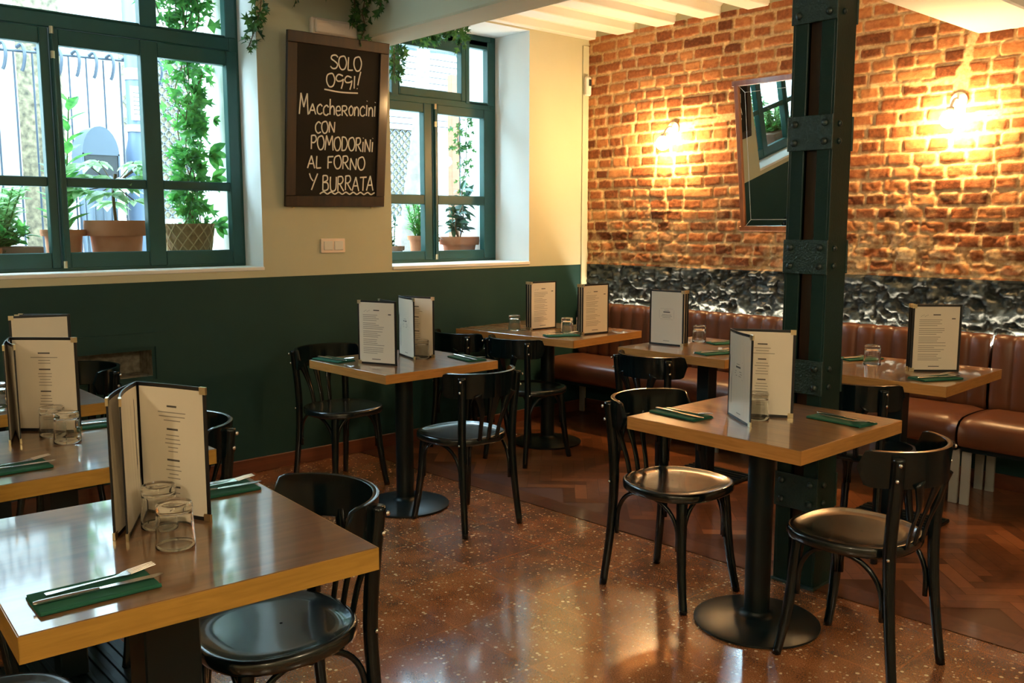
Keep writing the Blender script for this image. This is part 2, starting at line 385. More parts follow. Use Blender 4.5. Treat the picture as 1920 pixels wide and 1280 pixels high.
def parquet_mat():
    m = bpy.data.materials.new('red_brown_parquet'); m.use_nodes = True
    nt = m.node_tree; b = nt.nodes['Principled BSDF']; L = nt.links.new
    a = nt.nodes.new('ShaderNodeAttribute'); a.attribute_name = 'tone'
    rp = nt.nodes.new('ShaderNodeValToRGB'); rp.color_ramp.elements[0].color = (0.130, 0.042, 0.017, 1); rp.color_ramp.elements[1].color = (0.40, 0.140, 0.052, 1)
    tc = nt.nodes.new('ShaderNodeTexCoord'); nz = nt.nodes.new('ShaderNodeTexNoise'); nz.inputs['Scale'].default_value = 30; nz.inputs['Detail'].default_value = 6
    L(tc.outputs['Object'], nz.inputs['Vector'])
    ad = nt.nodes.new('ShaderNodeMath'); ad.operation = 'MULTIPLY_ADD'; ad.inputs[1].default_value = 0.6
    L(nz.outputs['Fac'], ad.inputs[0]); L(a.outputs['Fac'], ad.inputs[2])
    sb = nt.nodes.new('ShaderNodeMath'); sb.operation = 'SUBTRACT'; sb.inputs[1].default_value = 0.3; L(ad.outputs[0], sb.inputs[0]); L(sb.outputs[0], rp.inputs['Fac'])
    L(rp.outputs['Color'], b.inputs['Base Color']); b.inputs['Roughness'].default_value = 0.30
    b.inputs['Coat Weight'].default_value = 0.9; b.inputs['Coat Roughness'].default_value = 0.12
    return m
M_PARQ = parquet_mat()
M_GAP = mat('parquet_gap', (0.10, 0.032, 0.013), 0.45)

# ------------------------------------------------------------------ the setting
DELTA = 0.02651                          # the brick wall is 1.5 degrees off square
def BW(s, off, z=0.0):                   # point: s along the brick wall, off into the room
    c, sn = math.cos(DELTA), math.sin(DELTA)
    return (s*c + off*sn, s*sn - off*c, z)
WAIN = 1.126
XR, YF, ZC = 7.2, -8.2, 2.93

def voxel_wall(name, xs, ys, zs, solid, matof, mats):
    mb = MB()
    def s(i,j,k):
        if i<0 or j<0 or k<0 or i>=len(xs)-1 or j>=len(ys)-1 or k>=len(zs)-1: return False
        return solid((xs[i]+xs[i+1])/2, (ys[j]+ys[j+1])/2, (zs[k]+zs[k+1])/2)
    for i in range(len(xs)-1):
        for j in range(len(ys)-1):
            for k in range(len(zs)-1):
                if not s(i,j,k): continue
                x0,x1,y0,y1,z0,z1 = xs[i],xs[i+1],ys[j],ys[j+1],zs[k],zs[k+1]
                for d,q in (((-1,0,0),[(x0,y0,z0),(x0,y0,z1),(x0,y1,z1),(x0,y1,z0)]),((1,0,0),[(x1,y0,z0),(x1,y1,z0),(x1,y1,z1),(x1,y0,z1)]),
                            ((0,-1,0),[(x0,y0,z0),(x1,y0,z0),(x1,y0,z1),(x0,y0,z1)]),((0,1,0),[(x0,y1,z0),(x0,y1,z1),(x1,y1,z1),(x1,y1,z0)]),
                            ((0,0,-1),[(x0,y0,z0),(x0,y1,z0),(x1,y1,z0),(x1,y0,z0)]),((0,0,1),[(x0,y0,z1),(x1,y0,z1),(x1,y1,z1),(x0,y1,z1)])):
                    if not s(i+d[0],j+d[1],k+d[2]):
                        c = [sum(p[a] for p in q)/4 for a in range(3)]
                        mb.mi = matof(c, d); mb.add(q, [(0,1,2,3)])
    return tag(mb.build(name, mats), kind='structure')

W1 = (-4.71, -2.685, 1.185, 2.86); W2 = (-1.80, -0.61, 1.16, 2.775)
NI = (-3.72, -3.343, 0.628, 0.767)
def wall_solid(x, y, z):
    for (a, b, c, d) in (W1, W2):
        if a < y < b and c < z < d: return False
    if NI[0] < y < NI[1] and NI[2] < z < NI[3] and x > -0.18: return False
    return True
def wall_matof(c, d):
    x, y, z = c
    inw1 = W1[0]-.001 <= y <= W1[1]+.001 and W1[2]-.001 <= z <= W1[3]+.001
    inw2 = W2[0]-.001 <= y <= W2[1]+.001 and W2[2]-.001 <= z <= W2[3]+.001
    if x < -0.001 and (inw1 or inw2): return 2
    if NI[0]-.001 <= y <= NI[1]+.001 and NI[2]-.001 <= z <= NI[3]+.001 and x < -0.001: return 3
    if x < -0.5: return 2
    return 1 if z < WAIN else 0
M_NICHE = mat('rough_niche_stone', (0.16, 0.14, 0.10), 0.95, noise=(30.0, 0.2, (0.40, 0.35, 0.26)), bump=(40, 0.8, 0.02))
voxel_wall('wall_left', [-0.78, -0.36, -0.215, -0.18, 0.0], [YF, W1[0], NI[0], NI[1], W1[1], W2[0], W2[1], 0.35],
           [-0.05, NI[2], NI[3], WAIN, W2[2], W1[2], W2[3], W1[3], 3.1], wall_solid, wall_matof, [M_PLASTER, M_TEAL, M_WHITE, M_NICHE])
# other walls of the room
mb = MB(); mb.box(XR, XR+.2, YF, 0.6, -0.05, 3.1); tag(mb.build('wall_right', M_PLASTER), kind='structure')
mb = MB(); mb.box(0, XR, YF-.2, YF, -0.05, 3.1); tag(mb.build('wall_front', M_PLASTER), kind='structure')
mb = MB(); mb.box(-0.78, XR+.2, YF-.2, 0.8, 3.1, 3.2); tag(mb.build('trim_roof', M_CEIL), kind='structure').name = 'trim_1'

# ---- brick wall : displaced mesh
def vnoise(x, y, seed):
    rs = np.random.RandomState(seed); T = rs.rand(256, 256)
    xi = np.floor(x).astype(int); yi = np.floor(y).astype(int); fx = x-xi; fy = y-yi
    fx = fx*fx*(3-2*fx); fy = fy*fy*(3-2*fy)
    a = T[xi % 256, yi % 256]; b = T[(xi+1) % 256, yi % 256]; c = T[xi % 256, (yi+1) % 256]; d = T[(xi+1) % 256, (yi+1) % 256]
    return (a*(1-fx)+b*fx)*(1-fy) + (c*(1-fx)+d*fx)*fy
def fbm(x, y, seed, o=4):
    r = 0; amp = .5
    for i in range(o): r = r + amp*vnoise(x*2**i+17*i, y*2**i+31*i, seed+i); amp *= .5
    return r
def brick_wall(s0, s1, z0, z1, step, name):
    ns = int((s1-s0)/step)+1; nz = int((z1-z0)/step)+1
    s = np.linspace(s0, s1, ns); z = np.linspace(z0, z1, nz)
    SS, ZZ = np.meshgrid(s, z)
    wob = 0.012*(fbm(SS*6, ZZ*6, 3)-.5)
    zz = ZZ + wob + 0.010*(vnoise(SS*2.2, ZZ*0+1.5, 9)-.5); ss = SS + 0.014*(fbm(SS*9, ZZ*9, 21)-.5)
    H = 0.0765; row = np.floor(zz/H).astype(int); v = zz/H-row
    brick = np.zeros_like(SS); tone = np.zeros_like(SS); lift = np.zeros_like(SS)
    rs = random.Random(5)
    for r in range(row.min(), row.max()+1):
        x = s0-0.3+rs.random()*.14; edges = [x]; tn = []; lf = []; inset = []
        while x < s1+.4:
            L = rs.choice([.125, .135, .145, .14, .15, .14, .23]) + rs.uniform(-.008, .008); x += L; edges.append(x)
            tn.append(min(1, max(0, rs.gauss(.47, .30)))); lf.append(rs.uniform(-.005, .005)); inset.append(rs.uniform(.006, .013))
        mk = row == r; sv = ss[mk]; E = np.array(edges); ix = np.clip(np.searchsorted(E, sv)-1, 0, len(tn)-1)
        ins = np.array(inset)[ix]
        du = np.minimum(sv-E[ix], E[ix+1]-sv)-ins*.8
        dv = np.minimum(v[mk], 1-v[mk])*H-ins*.85
        d = np.minimum(du, dv)
        # soften the corners
        d = np.where((du < .012) & (dv < .012), np.minimum(d, .012-np.hypot(np.maximum(.012-du, 0), np.maximum(.012-dv, 0))), d)
        d = d + .012*(fbm(SS[mk]*26, ZZ[mk]*26, 77, 3)-.5)
        brick[mk] = np.clip(d/.005+.5, 0, 1); tone[mk] = np.array(tn)[ix]; lift[mk] = np.array(lf)[ix]
    ero = np.clip((1.74-ZZ)/.6 + 1.2*(fbm(SS*2.0, ZZ*2.0, 41)-.48), 0, 1) * (ZZ > WAIN)      # crumbling lower courses
    h = brick*(.011+lift) + .010*(fbm(SS*42, ZZ*42, 11, 3)-.5) + .006*(fbm(SS*5, ZZ*5, 12)-.5)
    rid = np.abs(fbm(SS*11, ZZ*18, 51, 5)-.47)*2
    h = h*(1-.25*ero) + ero*(.050*(fbm(SS*9, ZZ*15, 61, 5)-.5) - .022*np.clip(1-rid*5, 0, 1))
    brick = np.clip(brick - ero*np.clip((fbm(SS*12, ZZ*12, 71)-.44)*5, 0, 1)*.75, 0, 1)
    # plastered cable chases by the lamps
    def seg(a, b, w):
        ax, az = a; bx, bz = b; L2 = (bx-ax)**2+(bz-az)**2
        t_ = np.clip(((SS-ax)*(bx-ax)+(ZZ-az)*(bz-az))/L2, 0, 1)
        return np.clip((w + .030*(fbm(SS*16, ZZ*16, 88, 3)-.5) - np.hypot(SS-ax-t_*(bx-ax), ZZ-az-t_*(bz-az)))/.006, 0, 1)
    sc = np.maximum.reduce([seg((2.755, 2.45), (2.70, 2.24), .030), seg((2.70, 2.24), (2.69, 2.02), .045), seg((2.69, 2.01), (3.6, 2.03), .020), seg((.83, 2.10), (1.32, 2.13), .026), seg((2.2, 2.22), (2.66, 2.20), .020)])
    h = h*(1-sc) + sc*.010; brick = brick*(1-sc)
    # black painted stones below
    bl = np.clip((WAIN-ZZ)/.012, 0, 1)
    rk = fbm(SS*13, ZZ*19, 91, 5); rg = np.abs(fbm(SS*13+9, ZZ*19+4, 95, 5)-.47)*2
    hb = .016 + .075*(rk-.5) - .030*np.clip(1-rg*6, 0, 1) + .014*(fbm(SS*38, ZZ*38, 99, 3)-.5)
    h = h*(1-bl) + hb*bl
    h = np.maximum(h, -.035)
    V = np.stack([SS, -h, ZZ], -1).reshape(-1, 3)
    idx = np.arange(ns*nz).reshape(nz, ns)
    F = np.stack([idx[:-1, :-1], idx[:-1, 1:], idx[1:, 1:], idx[1:, :-1]], -1).reshape(-1, 4)
    me = bpy.data.meshes.new(name); me.from_pydata(V.tolist(), [], F.tolist())
    me.materials.append(M_BRICK); me.materials.append(M_BLACKROCK)
    zc = ZZ[:-1, :-1].reshape(-1)+step/2
    me.polygons.foreach_set('material_index', (zc < WAIN).astype(np.int32))
    me.polygons.foreach_set('use_smooth', np.ones(len(F), bool))
    for nm, arr in (('brick', brick), ('tone', tone)):
        at = me.attributes.new(nm, 'FLOAT', 'POINT'); at.data.foreach_set('value', arr.reshape(-1).astype(np.float32))
    me.update()
    o = bpy.data.objects.new(name, me); COL.objects.link(o); o.rotation_euler = (0, 0, DELTA)
    return tag(o, kind='structure')
wb = brick_wall(0.0, 5.0, 0.72, 2.80, 0.0085, 'wall_back')
mb = MB(); mb.box(-0.05, XR+.1, 0.05, 0.35, -0.05, 3.1); mb.mi = 1; mb.box(-0.02, XR+.1, -0.004, 0.05, -0.05, 0.76); mb.mi = 0
mb.box(-0.02, XR+.1, 0.002, 0.05, 2.79, 3.1); mb.box(4.99, XR+.1, -0.01, 0.05, 0.0, 3.0)
o = mb.build('wall_back_core', [M_PLASTER, M_TEAL], wb); o.name = 'masonry_core'
# floor : terrazzo and parquet
PK = lambda x: -2.075 + 0.0425*x          # front edge of the parquet
mb = MB(); mb.box(-0.0, XR, YF, 0.6, -0.10, 0.0); fl = tag(mb.build('floor', M_TERRAZZO), kind='structure')
def parquet():
    rs = random.Random(8); V = []; F = []; tone = []
    def plank(cx, cy, L, Wd, a, t):
        g = .0012; c, s = math.cos(a), math.sin(a); b = len(V)
        pts = [(-L/2+g, -Wd/2+g), (L/2-g, -Wd/2+g), (L/2-g, Wd/2-g), (-L/2+g, Wd/2-g)]
        q = [(cx+u*c-v*s, cy+u*s+v*c) for u, v in pts]
        if any(p[1] < PK(p[0])+.13 or p[0] < 0 or p[0] > XR or p[1] > 0.25 for p in q): return
        for p in q: V.append((p[0], p[1], .0030))
        F.append((b, b+1, b+2, b+3)); tone.append(t)
    Wd, L = .065, .26
    # herringbone at 45 degrees to the walls
    ca = math.cos(PI/4)
    for i in range(-90, 90):
        for j in range(-30, 30):
            u = i*Wd + j*L; v = i*Wd - j*L
            for (qx, qy, a) in ((u+L/2, v+Wd/2, 0), (u+Wd/2, v+Wd+L/2, PI/2)):
                X = 3.5 + (qx-qy)*ca; Y = -1.0 + (qx+qy)*ca
                if -.3 < X < XR+.3 and -2.3 < Y < .4:
                    plank(X, Y, L, Wd, a+PI/4, min(1, max(0, rs.gauss(.5, .22))))
    x = 0.0                                     # border board
    while x < XR:
        L2 = rs.uniform(.7, 1.1); x1 = min(XR, x+L2); b = len(V)
        for (px, o_) in ((x+.001, 0), (x1-.001, 0), (x1-.001, .13), (x+.001, .13)): V.append((px, PK(px)+o_, .0030))
        F.append((b, b+1, b+2, b+3)); tone.append(rs.uniform(.0, .22)); x = x1
    me = bpy.data.meshes.new('parquet'); me.from_pydata(V, [], F); me.materials.append(M_PARQ)
    at = me.attributes.new('tone', 'FLOAT', 'FACE'); at.data.foreach_set('value', tone); me.update()
    o = bpy.data.objects.new('parquet', me); COL.objects.link(o); o.parent = fl
    mb = MB(); mb.add([(0, PK(0), .0015), (XR, PK(XR), .0015), (XR, .35, .0015), (0, .35, .0015)], [(0, 1, 2, 3)])
    mb.build('parquet_bed', M_GAP, fl)
parquet()
# skirting boards
mb = MB(); mb.bbox(0.0, 0.016, YF, -0.02, 0.0, 0.085, .003); tag(mb.build('baseboard_left', M_SKIRT), kind='structure')
mb = MB(); mb.bbox(0.02, XR-.02, -0.022, -0.004, 0.003, 0.085, .003); tag(mb.build('baseboard_back', M_SKIRT, rotz=DELTA), kind='structure')
# corner strip, wainscot access board
mb = MB(); mb.bbox(0.0, 0.012, -0.075, -0.012, 0.085, 2.74, .003); tag(mb.build('trim_2', M_PLASTER), kind='structure')
mb = MB()
for (y0, y1, z0, z1) in ((-3.95, -3.27, 0.785, 0.86), (-3.95, -3.27, 0.42, 0.61), (-3.325, -3.27, 0.61, 0.785), (-3.95, -3.735, 0.61, 0.785)):
    mb.box(-0.001, 0.010, y0, y1, z0, z1)
tag(mb.build('trim_3', M_TEAL), kind='structure')
# ceiling : slab, joists, beams
mb = MB(); mb.box(0, XR, YF, 0.35, ZC, 3.1); ce = tag(mb.build('ceiling', M_CEIL), kind='structure')
k = 0
xj = -0.09
while xj < XR - .2:
    mb = MB(); mb.bbox(max(xj, 0.001), xj+.155, -1.80, 0.30, 2.785, ZC+.01, .006); mb.build('joist', M_CEIL, ce)
    mb = MB(); mb.bbox(max(xj, 0.001), xj+.155, YF+.01, -2.04, 2.785, ZC+.01, .006); mb.build('joist', M_CEIL, ce)
    # shallow vault between joists
    rows = []
    for yy in (-1.80, 0.30):
        rows.append([(xj+.155+.205*i/8, yy, 2.84+.07*math.sin(PI*i/8)) for i in range(9)])
    mb = MB(); mb.grid(rows); mb.build('vault', M_CEIL, ce, smooth=True)
    xj += .36
mb = MB(); mb.bbox(0.001, XR-.01, -2.045, -1.80, 2.515, ZC+.02, .010); tag(mb.build('trim_4', M_PLASTER), kind='structure')
mb = MB(); mb.bbox(2.765, 3.14, -1.80, 0.10, 2.43, ZC+.02, .008); mb.bbox(2.765, 3.14, YF+.01, -2.045, 2.43, ZC+.02, .008)
tag(mb.build('trim_5', M_CEIL), kind='structure')

# ------------------------------------------------------------------ windows
def win_child(name, rects, x0, x1, m, parent, b=.004):
    mb = MB()
    for (y0, y1, z0, z1) in rects: mb.bbox(x0, x1, y0, y1, z0, z1, b)
    return mb.build(name, m, parent)
def pane(y0, y1, z0, z1, x, parent):
    mb = MB(); mb.box(x-.002, x+.002, y0, y1, z0, z1); return mb.build('pane', M_PANE, parent)
def bolt_rod(parent, x, y, z0, z1):
    mb = MB(); mb.tube([(x, y, z0), (x, y, z1)], .007, 8); r_ = mb.build('espagnolette_bolt', M_GREENWOOD, parent)
    for zz in (z0+.01, z1-.12, z1):
        mb = MB(); mb.tube([(x, y, zz-.018), (x, y, zz+.018)], .010, 8); mb.build('bolt_keeper', M_BRASS, r_)
# window 1 ; frame plane x = -0.215 .. -0.285
w1 = tag(empty('window_1', (0, 0, 0)), kind='structure')
xa, xb = -0.285, -0.215
win_child('window_frame', [(W1[0], W1[0]+.055, 1.185, 2.86), (-2.745, W1[1], 1.185, 2.86), (W1[0]+.055, -2.745, 1.185, 1.215),
                           (W1[0]+.055, -2.745, 2.405, 2.475), (W1[0]+.055, -2.745, 2.80, 2.86)], xa, xb-.006, M_GREENWOOD, w1)
def sash(parent, y0, y1, panes, z0, z1, zmid, x0, x1, rows):
    sa = empty('sash', (0, 0, 0)); sa.parent = parent
    st = []
    ys = [y0] + [v for p in panes for v in p] + [y1]
    for i in range(0, len(ys), 2): st.append((ys[i], ys[i+1], z0, z1))
    win_child('stile', st, x0, x1, M_GREENWOOD, sa)
    rl = []
    for (a, b) in panes:
        rl += [(a, b, z0, rows[0][0]), (a, b, rows[-1][1], z1)]
        for r in range(len(rows)-1): rl.append((a, b, rows[r][1], rows[r+1][0]))
    win_child('rail', rl, x0+.004, x1-.004, M_GREENWOOD, sa)
    for (a, b) in panes:
        for (c, d) in rows: pane(a-.004, b+.004, c-.004, d+.004, x0+.02, sa)
    return sa
rows1 = [(1.281, 1.617), (1.666, 2.322)]
sash(w1, -3.695, -2.70, [(-3.652, -3.245), (-3.153, -2.763)], 1.20, 2.402, None, xa+.012, xb, rows1)
sash(w1, -4.70, -3.70, [(-4.637, -4.247), (-4.155, -3.742)], 1.20, 2.402, None, xa+.012, xb, rows1)
sash(w1, -4.69, -2.70, [(-4.64, -4.25), (-4.16, -3.239), (-3.148, -2.761)], 2.475, 2.85, None, xa+.008, xb-.002, [(2.487, 2.80)])
bolt_rod(w1, xb+.010, -3.685, 1.21, 2.39)
mb = MB(); mb.bbox(-0.215, 0.006, W1[0]-.02, W1[1]+.005, 1.165, 1.187, .004); mb.build('window_sill', M_WHITE, w1)
# window 2 ; frame plane x = -0.36
w2 = tag(empty('window_2', (0, 0, 0)), kind='structure')
xa, xb = -0.43, -0.36
win_child('window_frame', [(-1.80, -1.755, 1.16, 2.775), (-0.66, -0.61, 1.16, 2.775), (-1.755, -0.66, 1.16, 1.19), (-1.755, -0.66, 2.255, 2.30), (-1.755, -0.66, 2.70, 2.775)], xa, xb-.006, M_GREENWOOD, w2)
rows2 = [(1.242, 1.567), (1.633, 2.194)]
sash(w2, -1.195, -0.62, [(-1.148, -0.726)], 1.18, 2.258, None, xa+.012, xb, rows2)
sash(w2, -1.79, -1.203, [(-1.70, -1.270)], 1.18, 2.258, None, xa+.012, xb, rows2)
sash(w2, -1.475+.0, -0.895, [(-1.462, -0.932)], 2.30, 2.74, None, xa+.008, xb-.002, [(2.354, 2.632)])
sash(w2, -0.894, -0.63, [(-0.857, -0.687)], 2.285, 2.74, None, xa+.008, xb-.002, [(2.308, 2.683)])
sash(w2, -1.79, -1.476, [(-1.74, -1.53)], 2.285, 2.74, None, xa+.008, xb-.002, [(2.308, 2.683)])
bolt_rod(w2, xb+.010, -1.18, 1.19, 2.24)
mb = MB(); mb.bbox(-0.36, 0.008, -1.80+.002, -0.605, 1.140, 1.163, .004); mb.build('window_sill', M_WHITE, w2)

# ------------------------------------------------------------------ iron pillar
def pillar():
    t = tag(empty('iron_pillar', (2.905, -1.96, 0.0), 0.02), 'dark green riveted iron pillar standing between the two right-hand tables', 'pillar', kind=None)
    Wd, D, Ht = .178, .142, 2.52
    for s, nm in ((0, 'left'), (1, 'right')):
        mb = MB()
        wx = (0.0, .010) if s == 0 else (Wd-.010, Wd)
        mb.bbox(wx[0], wx[1], 0.0, D, 0.0, Ht, .0015)                      # web
        fx = (.010, .062) if s == 0 else (Wd-.062, Wd-.010)
        mb.bbox(fx[0], fx[1], 0.0, .011, 0.0, Ht, .0015)                   # front flange
        mb.bbox(fx[0], fx[1], D-.011, D, 0.0, Ht, .0015)                   # back flange
        mb.build('channel', M_IRONC, t)
    zs = [(.313, .45), (.775, .907), (1.237, 1.367), (1.70, 1.828), (2.164, 2.30)]
    for (z0, z1) in zs:
        for f in (0, 1):
            mb = MB()
            y0, y1 = ((-.010, 0.0) if f == 0 else (D, D+.010))
            mb.bbox(-.003, Wd+.003, y0, y1, z0, z1, .002); p = mb.build('batten_plate', M_IRON, t)
            for rx in (.028, Wd-.028):
                for rz in (z0+.030, z1-.030):
                    mb = MB()
                    Mx = Matrix.Translation((rx, y0 if f == 0 else y1, rz)) @ Matrix.Rotation(PI/2 if f == 0 else -PI/2, 4, 'X')
                    mb.lathe([(.014, 0), (.013, .005), (.008, .010), (0.0005, .012)], 10, Mx); mb.build('rivet', M_RIVET, p, smooth=True)
        for ry in (.045,):
            for rz in (z0+.032, z1-.032):
                mb = MB(); Mx = Matrix.Translation((Wd, ry, rz)) @ Matrix.Rotation(PI/2, 4, 'Y')
                mb.lathe([(.012, 0), (.011, .005), (.007, .009), (0.0005, .011)], 10, Mx); mb.build('rivet', M_RIVET, t, smooth=True)
    mb = MB(); mb.bbox(-.005, Wd+.005, -.012, D+.012, 0.0, .012, .002); mb.build('base_plate', M_IRON, t)
    mb = MB(); mb.box(.0635, .1145, .022, .09, 0.012, Ht); mb.build('wooden_core', M_BOARDWOOD, t)
pillar()

# ------------------------------------------------------------------ bentwood chairs
def make_chair():
    t = empty('bentwood_chair')
    ZS = .445
    # seat: rounded, dished
    def outline(a):
        ca, sa = math.cos(a), math.sin(a)
        n = 2.7
        rx = .205 if ca > 0 else .185
        ry = .200 - .028*(-ca if ca < 0 else -0.2*ca)
        k = (abs(ca/rx)**n + abs(sa/ry)**n)**(-1/n)
        return k*ca + .012, k*sa
    N = 40; rows = []
    prof = [(1.0, -.034), (1.015, -.026), (1.015, -.010), (1.0, -.002), (.97, 0.0), (.93, -.001), (.88, -.006), (.70, -.0085), (.4, -.0095), (.02, -.0095)]
    for (k, dz) in [(.02, -.034), (.9, -.034)] + prof:
        rows.append([(outline(2*PI*i/N)[0]*k, outline(2*PI*i/N)[1]*k, ZS+dz) for i in range(N)])
    mb = MB(); mb.grid(rows, True); mb.build('seat', M_BLACKSEAT, t, smooth=True)
    # legs
    for s in (-1, 1):
        mb = MB()
        mb.tube(spline([(.145, s*.125, ZS-.015), (.152, s*.136, .36), (.162, s*.146, .22), (.176, s*.157, .10), (.194, s*.167, 0.0)], 4),
                [.021]*4+[.020]*3+[.0185]*3+[.017]*3+[.0155]*4, 10)
        mb.build('leg', M_BLACK, t, smooth=True)
        mb = MB()
        mb.tube(spline([(-.205, s*.168, 0.0), (-.186, s*.160, .15), (-.172, s*.154, .30), (-.166, s*.153, .44), (-.172, s*.156, .56), (-.182, s*.163, .68), (-.186, s*.167, .742)], 4),
                [.0150+.0045*min(1, i/12) for i in range(25)], 10)
        mb.build('leg', M_BLACK, t, smooth=True)
    # crest rail: bent board wrapping the posts
    rows = []; n = 28; Tm = R(80)
    for side in range(1):
        pass
    sec = []
    for i in range(n+1):
        a = -Tm + 2*Tm*i/n
        e = 1 - abs(a)/Tm
        zc = .700; hh = .056*min(1.0, math.sqrt(max(0.0, 1-(max(0, .14-e)/.14)**2))+.02)
        r_in = .192; r_out = .208
        ring = []
        for (rr, zz) in ((r_in, -hh), (r_in+.004, -hh-.003), (r_out, -hh), (r_out+.006, hh), (r_in+.012, hh+.003), (r_in+.006, hh)):
            x = -.040 - rr*math.cos(a)*1.0; y = rr*math.sin(a)*1.0
            ring.append((x, y, zc+zz))
        sec.append(ring)
    mb = MB(); mb.grid(sec, True); m_ = len(sec[0])
    b = 0; mb.f.append(tuple(range(m_))); mb.m.append(0); mb.f.append(tuple(range(n*m_, n*m_+m_))[::-1]); mb.m.append(0)
    mb.build('crest_rail', M_BLACK, t, autosmooth=50)
    # fan of slats
    for k in (-1, 0, 1):
        pts = spline([(-.172, k*.052, ZS-.012), (-.186, k*.056, .50), (-.208, k*.066, .57), (-.226 + abs(k)*.010, k*.082, .625), (-.238 + abs(k)*.016, k*.100, .665)], 4)
        w = [.0125+.0*i for i in range(6)] + [.0125+.0016*i for i in range(len(pts)-6)]
        mb = MB(); mb.tube(pts, w, 8, flat=.42, up=(1, 0, 0)); mb.build('slat', M_BLACK, t, smooth=True)
    # bentwood braces under the seat
    def brace(p0, p1, up):
        # p0 on a leg (low), p1 under the seat
        a = Vector(p0); c = Vector(p1); pts = []
        for i in range(11):
            th = PI/2*i/10
            x = 1-math.cos(th); z = math.sin(th)
            pts.append((a.x+(c.x-a.x)*x, a.y+(c.y-a.y)*x, a.z+(c.z-a.z)*z))
        pts = [(a.x, a.y, a.z-.05)] + pts
        mb = MB(); mb.tube(pts, .0085, 8); mb.build('brace', M_BLACK, t, smooth=True)
    for s in (-1, 1):
        brace((.156, s*.128, .27), (.165, s*.035, ZS-.034), 0)
        brace((.140, s*.142, .27), (.010, s*.172, ZS-.034), 0)
        brace((-.150, s*.150, .27), (-.020, s*.172, ZS-.034), 0)
        for (x, y, z) in ((-.197, s*.172, .725), (-.187, s*.168, .675)):
            mb = MB(); Mx = Matrix.Translation((x-.004, y+s*.014, z)) @ Matrix.Rotation(-s*PI/2, 4, 'X') @ Matrix.Rotation(-s*.5*0, 4, 'Y')
            mb.lathe([(.007, 0), (.006, .004), (.001, .006)], 8, Mx); mb.build('screw', M_STEEL, t, smooth=True)
        mb = MB(); Mx = Matrix.Translation((-.172, s*.173, ZS-.018)) @ Matrix.Rotation(-s*PI/2, 4, 'X')
        mb.lathe([(.006, 0), (.005, .003), (.001, .005)], 8, Mx); mb.build('screw', M_STEEL, t, smooth=True)
    return t
CH = make_chair(); used = [False]
def chair(x, y, deg, label):
    o = CH if not used[0] else copy_tree(CH)
    used[0] = True
    o.location = (x, y, .0035 if y > PK(x)+.1 else 0.0); o.rotation_euler = (0, 0, R(deg))
    tag(o, label, 'chair', 'black bentwood chairs')
chair(2.84, -4.10, -93, 'black bentwood chair pushed under the right edge of the nearest left table')
chair(2.88, -4.80, 88, 'black bentwood chair mostly hidden under the nearest left table at bottom left corner')
chair(1.79, -4.00, -90, 'black bentwood chair at the second left table, backrest just behind the tall nearest menu')
chair(1.86, -4.70, 90, 'black bentwood chair in shadow beneath the second left table')
chair(0.29, -3.87, -90, 'black bentwood chair by the wall niche behind the small left table')
chair(1.50, -2.425, 180, 'black bentwood chair at the middle table, its back to the aisle')
chair(0.545, -2.535, 3, 'black bentwood chair between the green wall and the middle table')
chair(0.36, -1.45, 93, 'left one of two black bentwood chairs at the long corner table')
chair(0.82, -1.38, 94, 'right one of two black bentwood chairs at the long corner table')
chair(1.82, -1.33, 92, 'black bentwood chair at the bench table left of the iron pillar')
chair(2.685, -2.345, 0, 'black bentwood chair left of the front right table, seat catching yellow light')
chair(3.47, -2.36, 180, 'black bentwood chair in the right foreground beside the front right table')
chair(2.93, -1.31, 92, 'black bentwood chair behind the iron pillar at the right bench table')

# ------------------------------------------------------------------ tables
def table(x, y, rot, w, d, label, base, topm, colw=.08, th=.045):
    z0 = .0035 if y > PK(x)+.1 else 0.0
    t = tag(empty('cafe_table', (x, y, z0), rot), label, 'table', 'wooden cafe tables')
    H = .75 - z0
    mb = MB(); mb.bbox(-w/2+.0015, w/2-.0015, -d/2+.0015, d/2-.0015, H-th+.001, H, .0015); mb.build('table_top', topm, t)
    mb = MB()
    for (a, b, c, e) in ((-w/2, w/2, -d/2, -d/2+.0015), (-w/2, w/2, d/2-.0015, d/2), (-w/2, -w/2+.0015, -d/2, d/2), (w/2-.0015, w/2, -d/2, d/2)):
        mb.box(a, b, c, e, H-th, H-.0012)
    mb.build('edge_band', M_OCHREEDGE if topm is M_BROWNTOP else M_OAKEDGE, t)
    mb = MB()
    if base == 'round':
        mb.lathe([(.045, .018), (.045, H-th)], 28); mb.build('column', M_BLACKMETAL, t, autosmooth=40)
        mb = MB(); mb.lathe([(.218, 0), (.222, .004), (.222, .010), (.205, .016), (.12, .026), (.07, .032), (.055, .036), (.0465, .045), (.0455, .05)], 48); mb.build('base', M_BLACKMETAL, t, autosmooth=40)
    else:
        mb.bbox(-colw/2, colw/2, -colw/2, colw/2, .02, H-th, .004); mb.build('column', M_BLACKMETAL, t)
        mb = MB(); mb.bbox(-.20, .20, -.20, .20, 0, .018, .004)
        for i in range(9): mb.bbox(-.19, .19, -.18+i*.042, -.166+i*.042, .018, .024, .001)
        mb.build('base', M_BLACKMETAL, t)
    mb = MB(); mb.box(-.13, .13, -.13, .13, H-th-.006, H-th); mb.build('mounting_plate', M_BLACKMETAL, t)
    return t
table(2.906, -4.414, -.061, .707, .681, 'large brown wooden table in the lower left foreground', 'square', M_BROWNTOP, .12, .049)
table(1.885, -4.335, 0.0, .70, .70, 'second wooden table on the left, directly behind the foreground one', 'square', M_BROWNTOP)
table(0.905, -4.305, 0.0, .68, .68, 'third wooden table at the left picture edge, farthest of the left row', 'square', M_BROWNTOP)
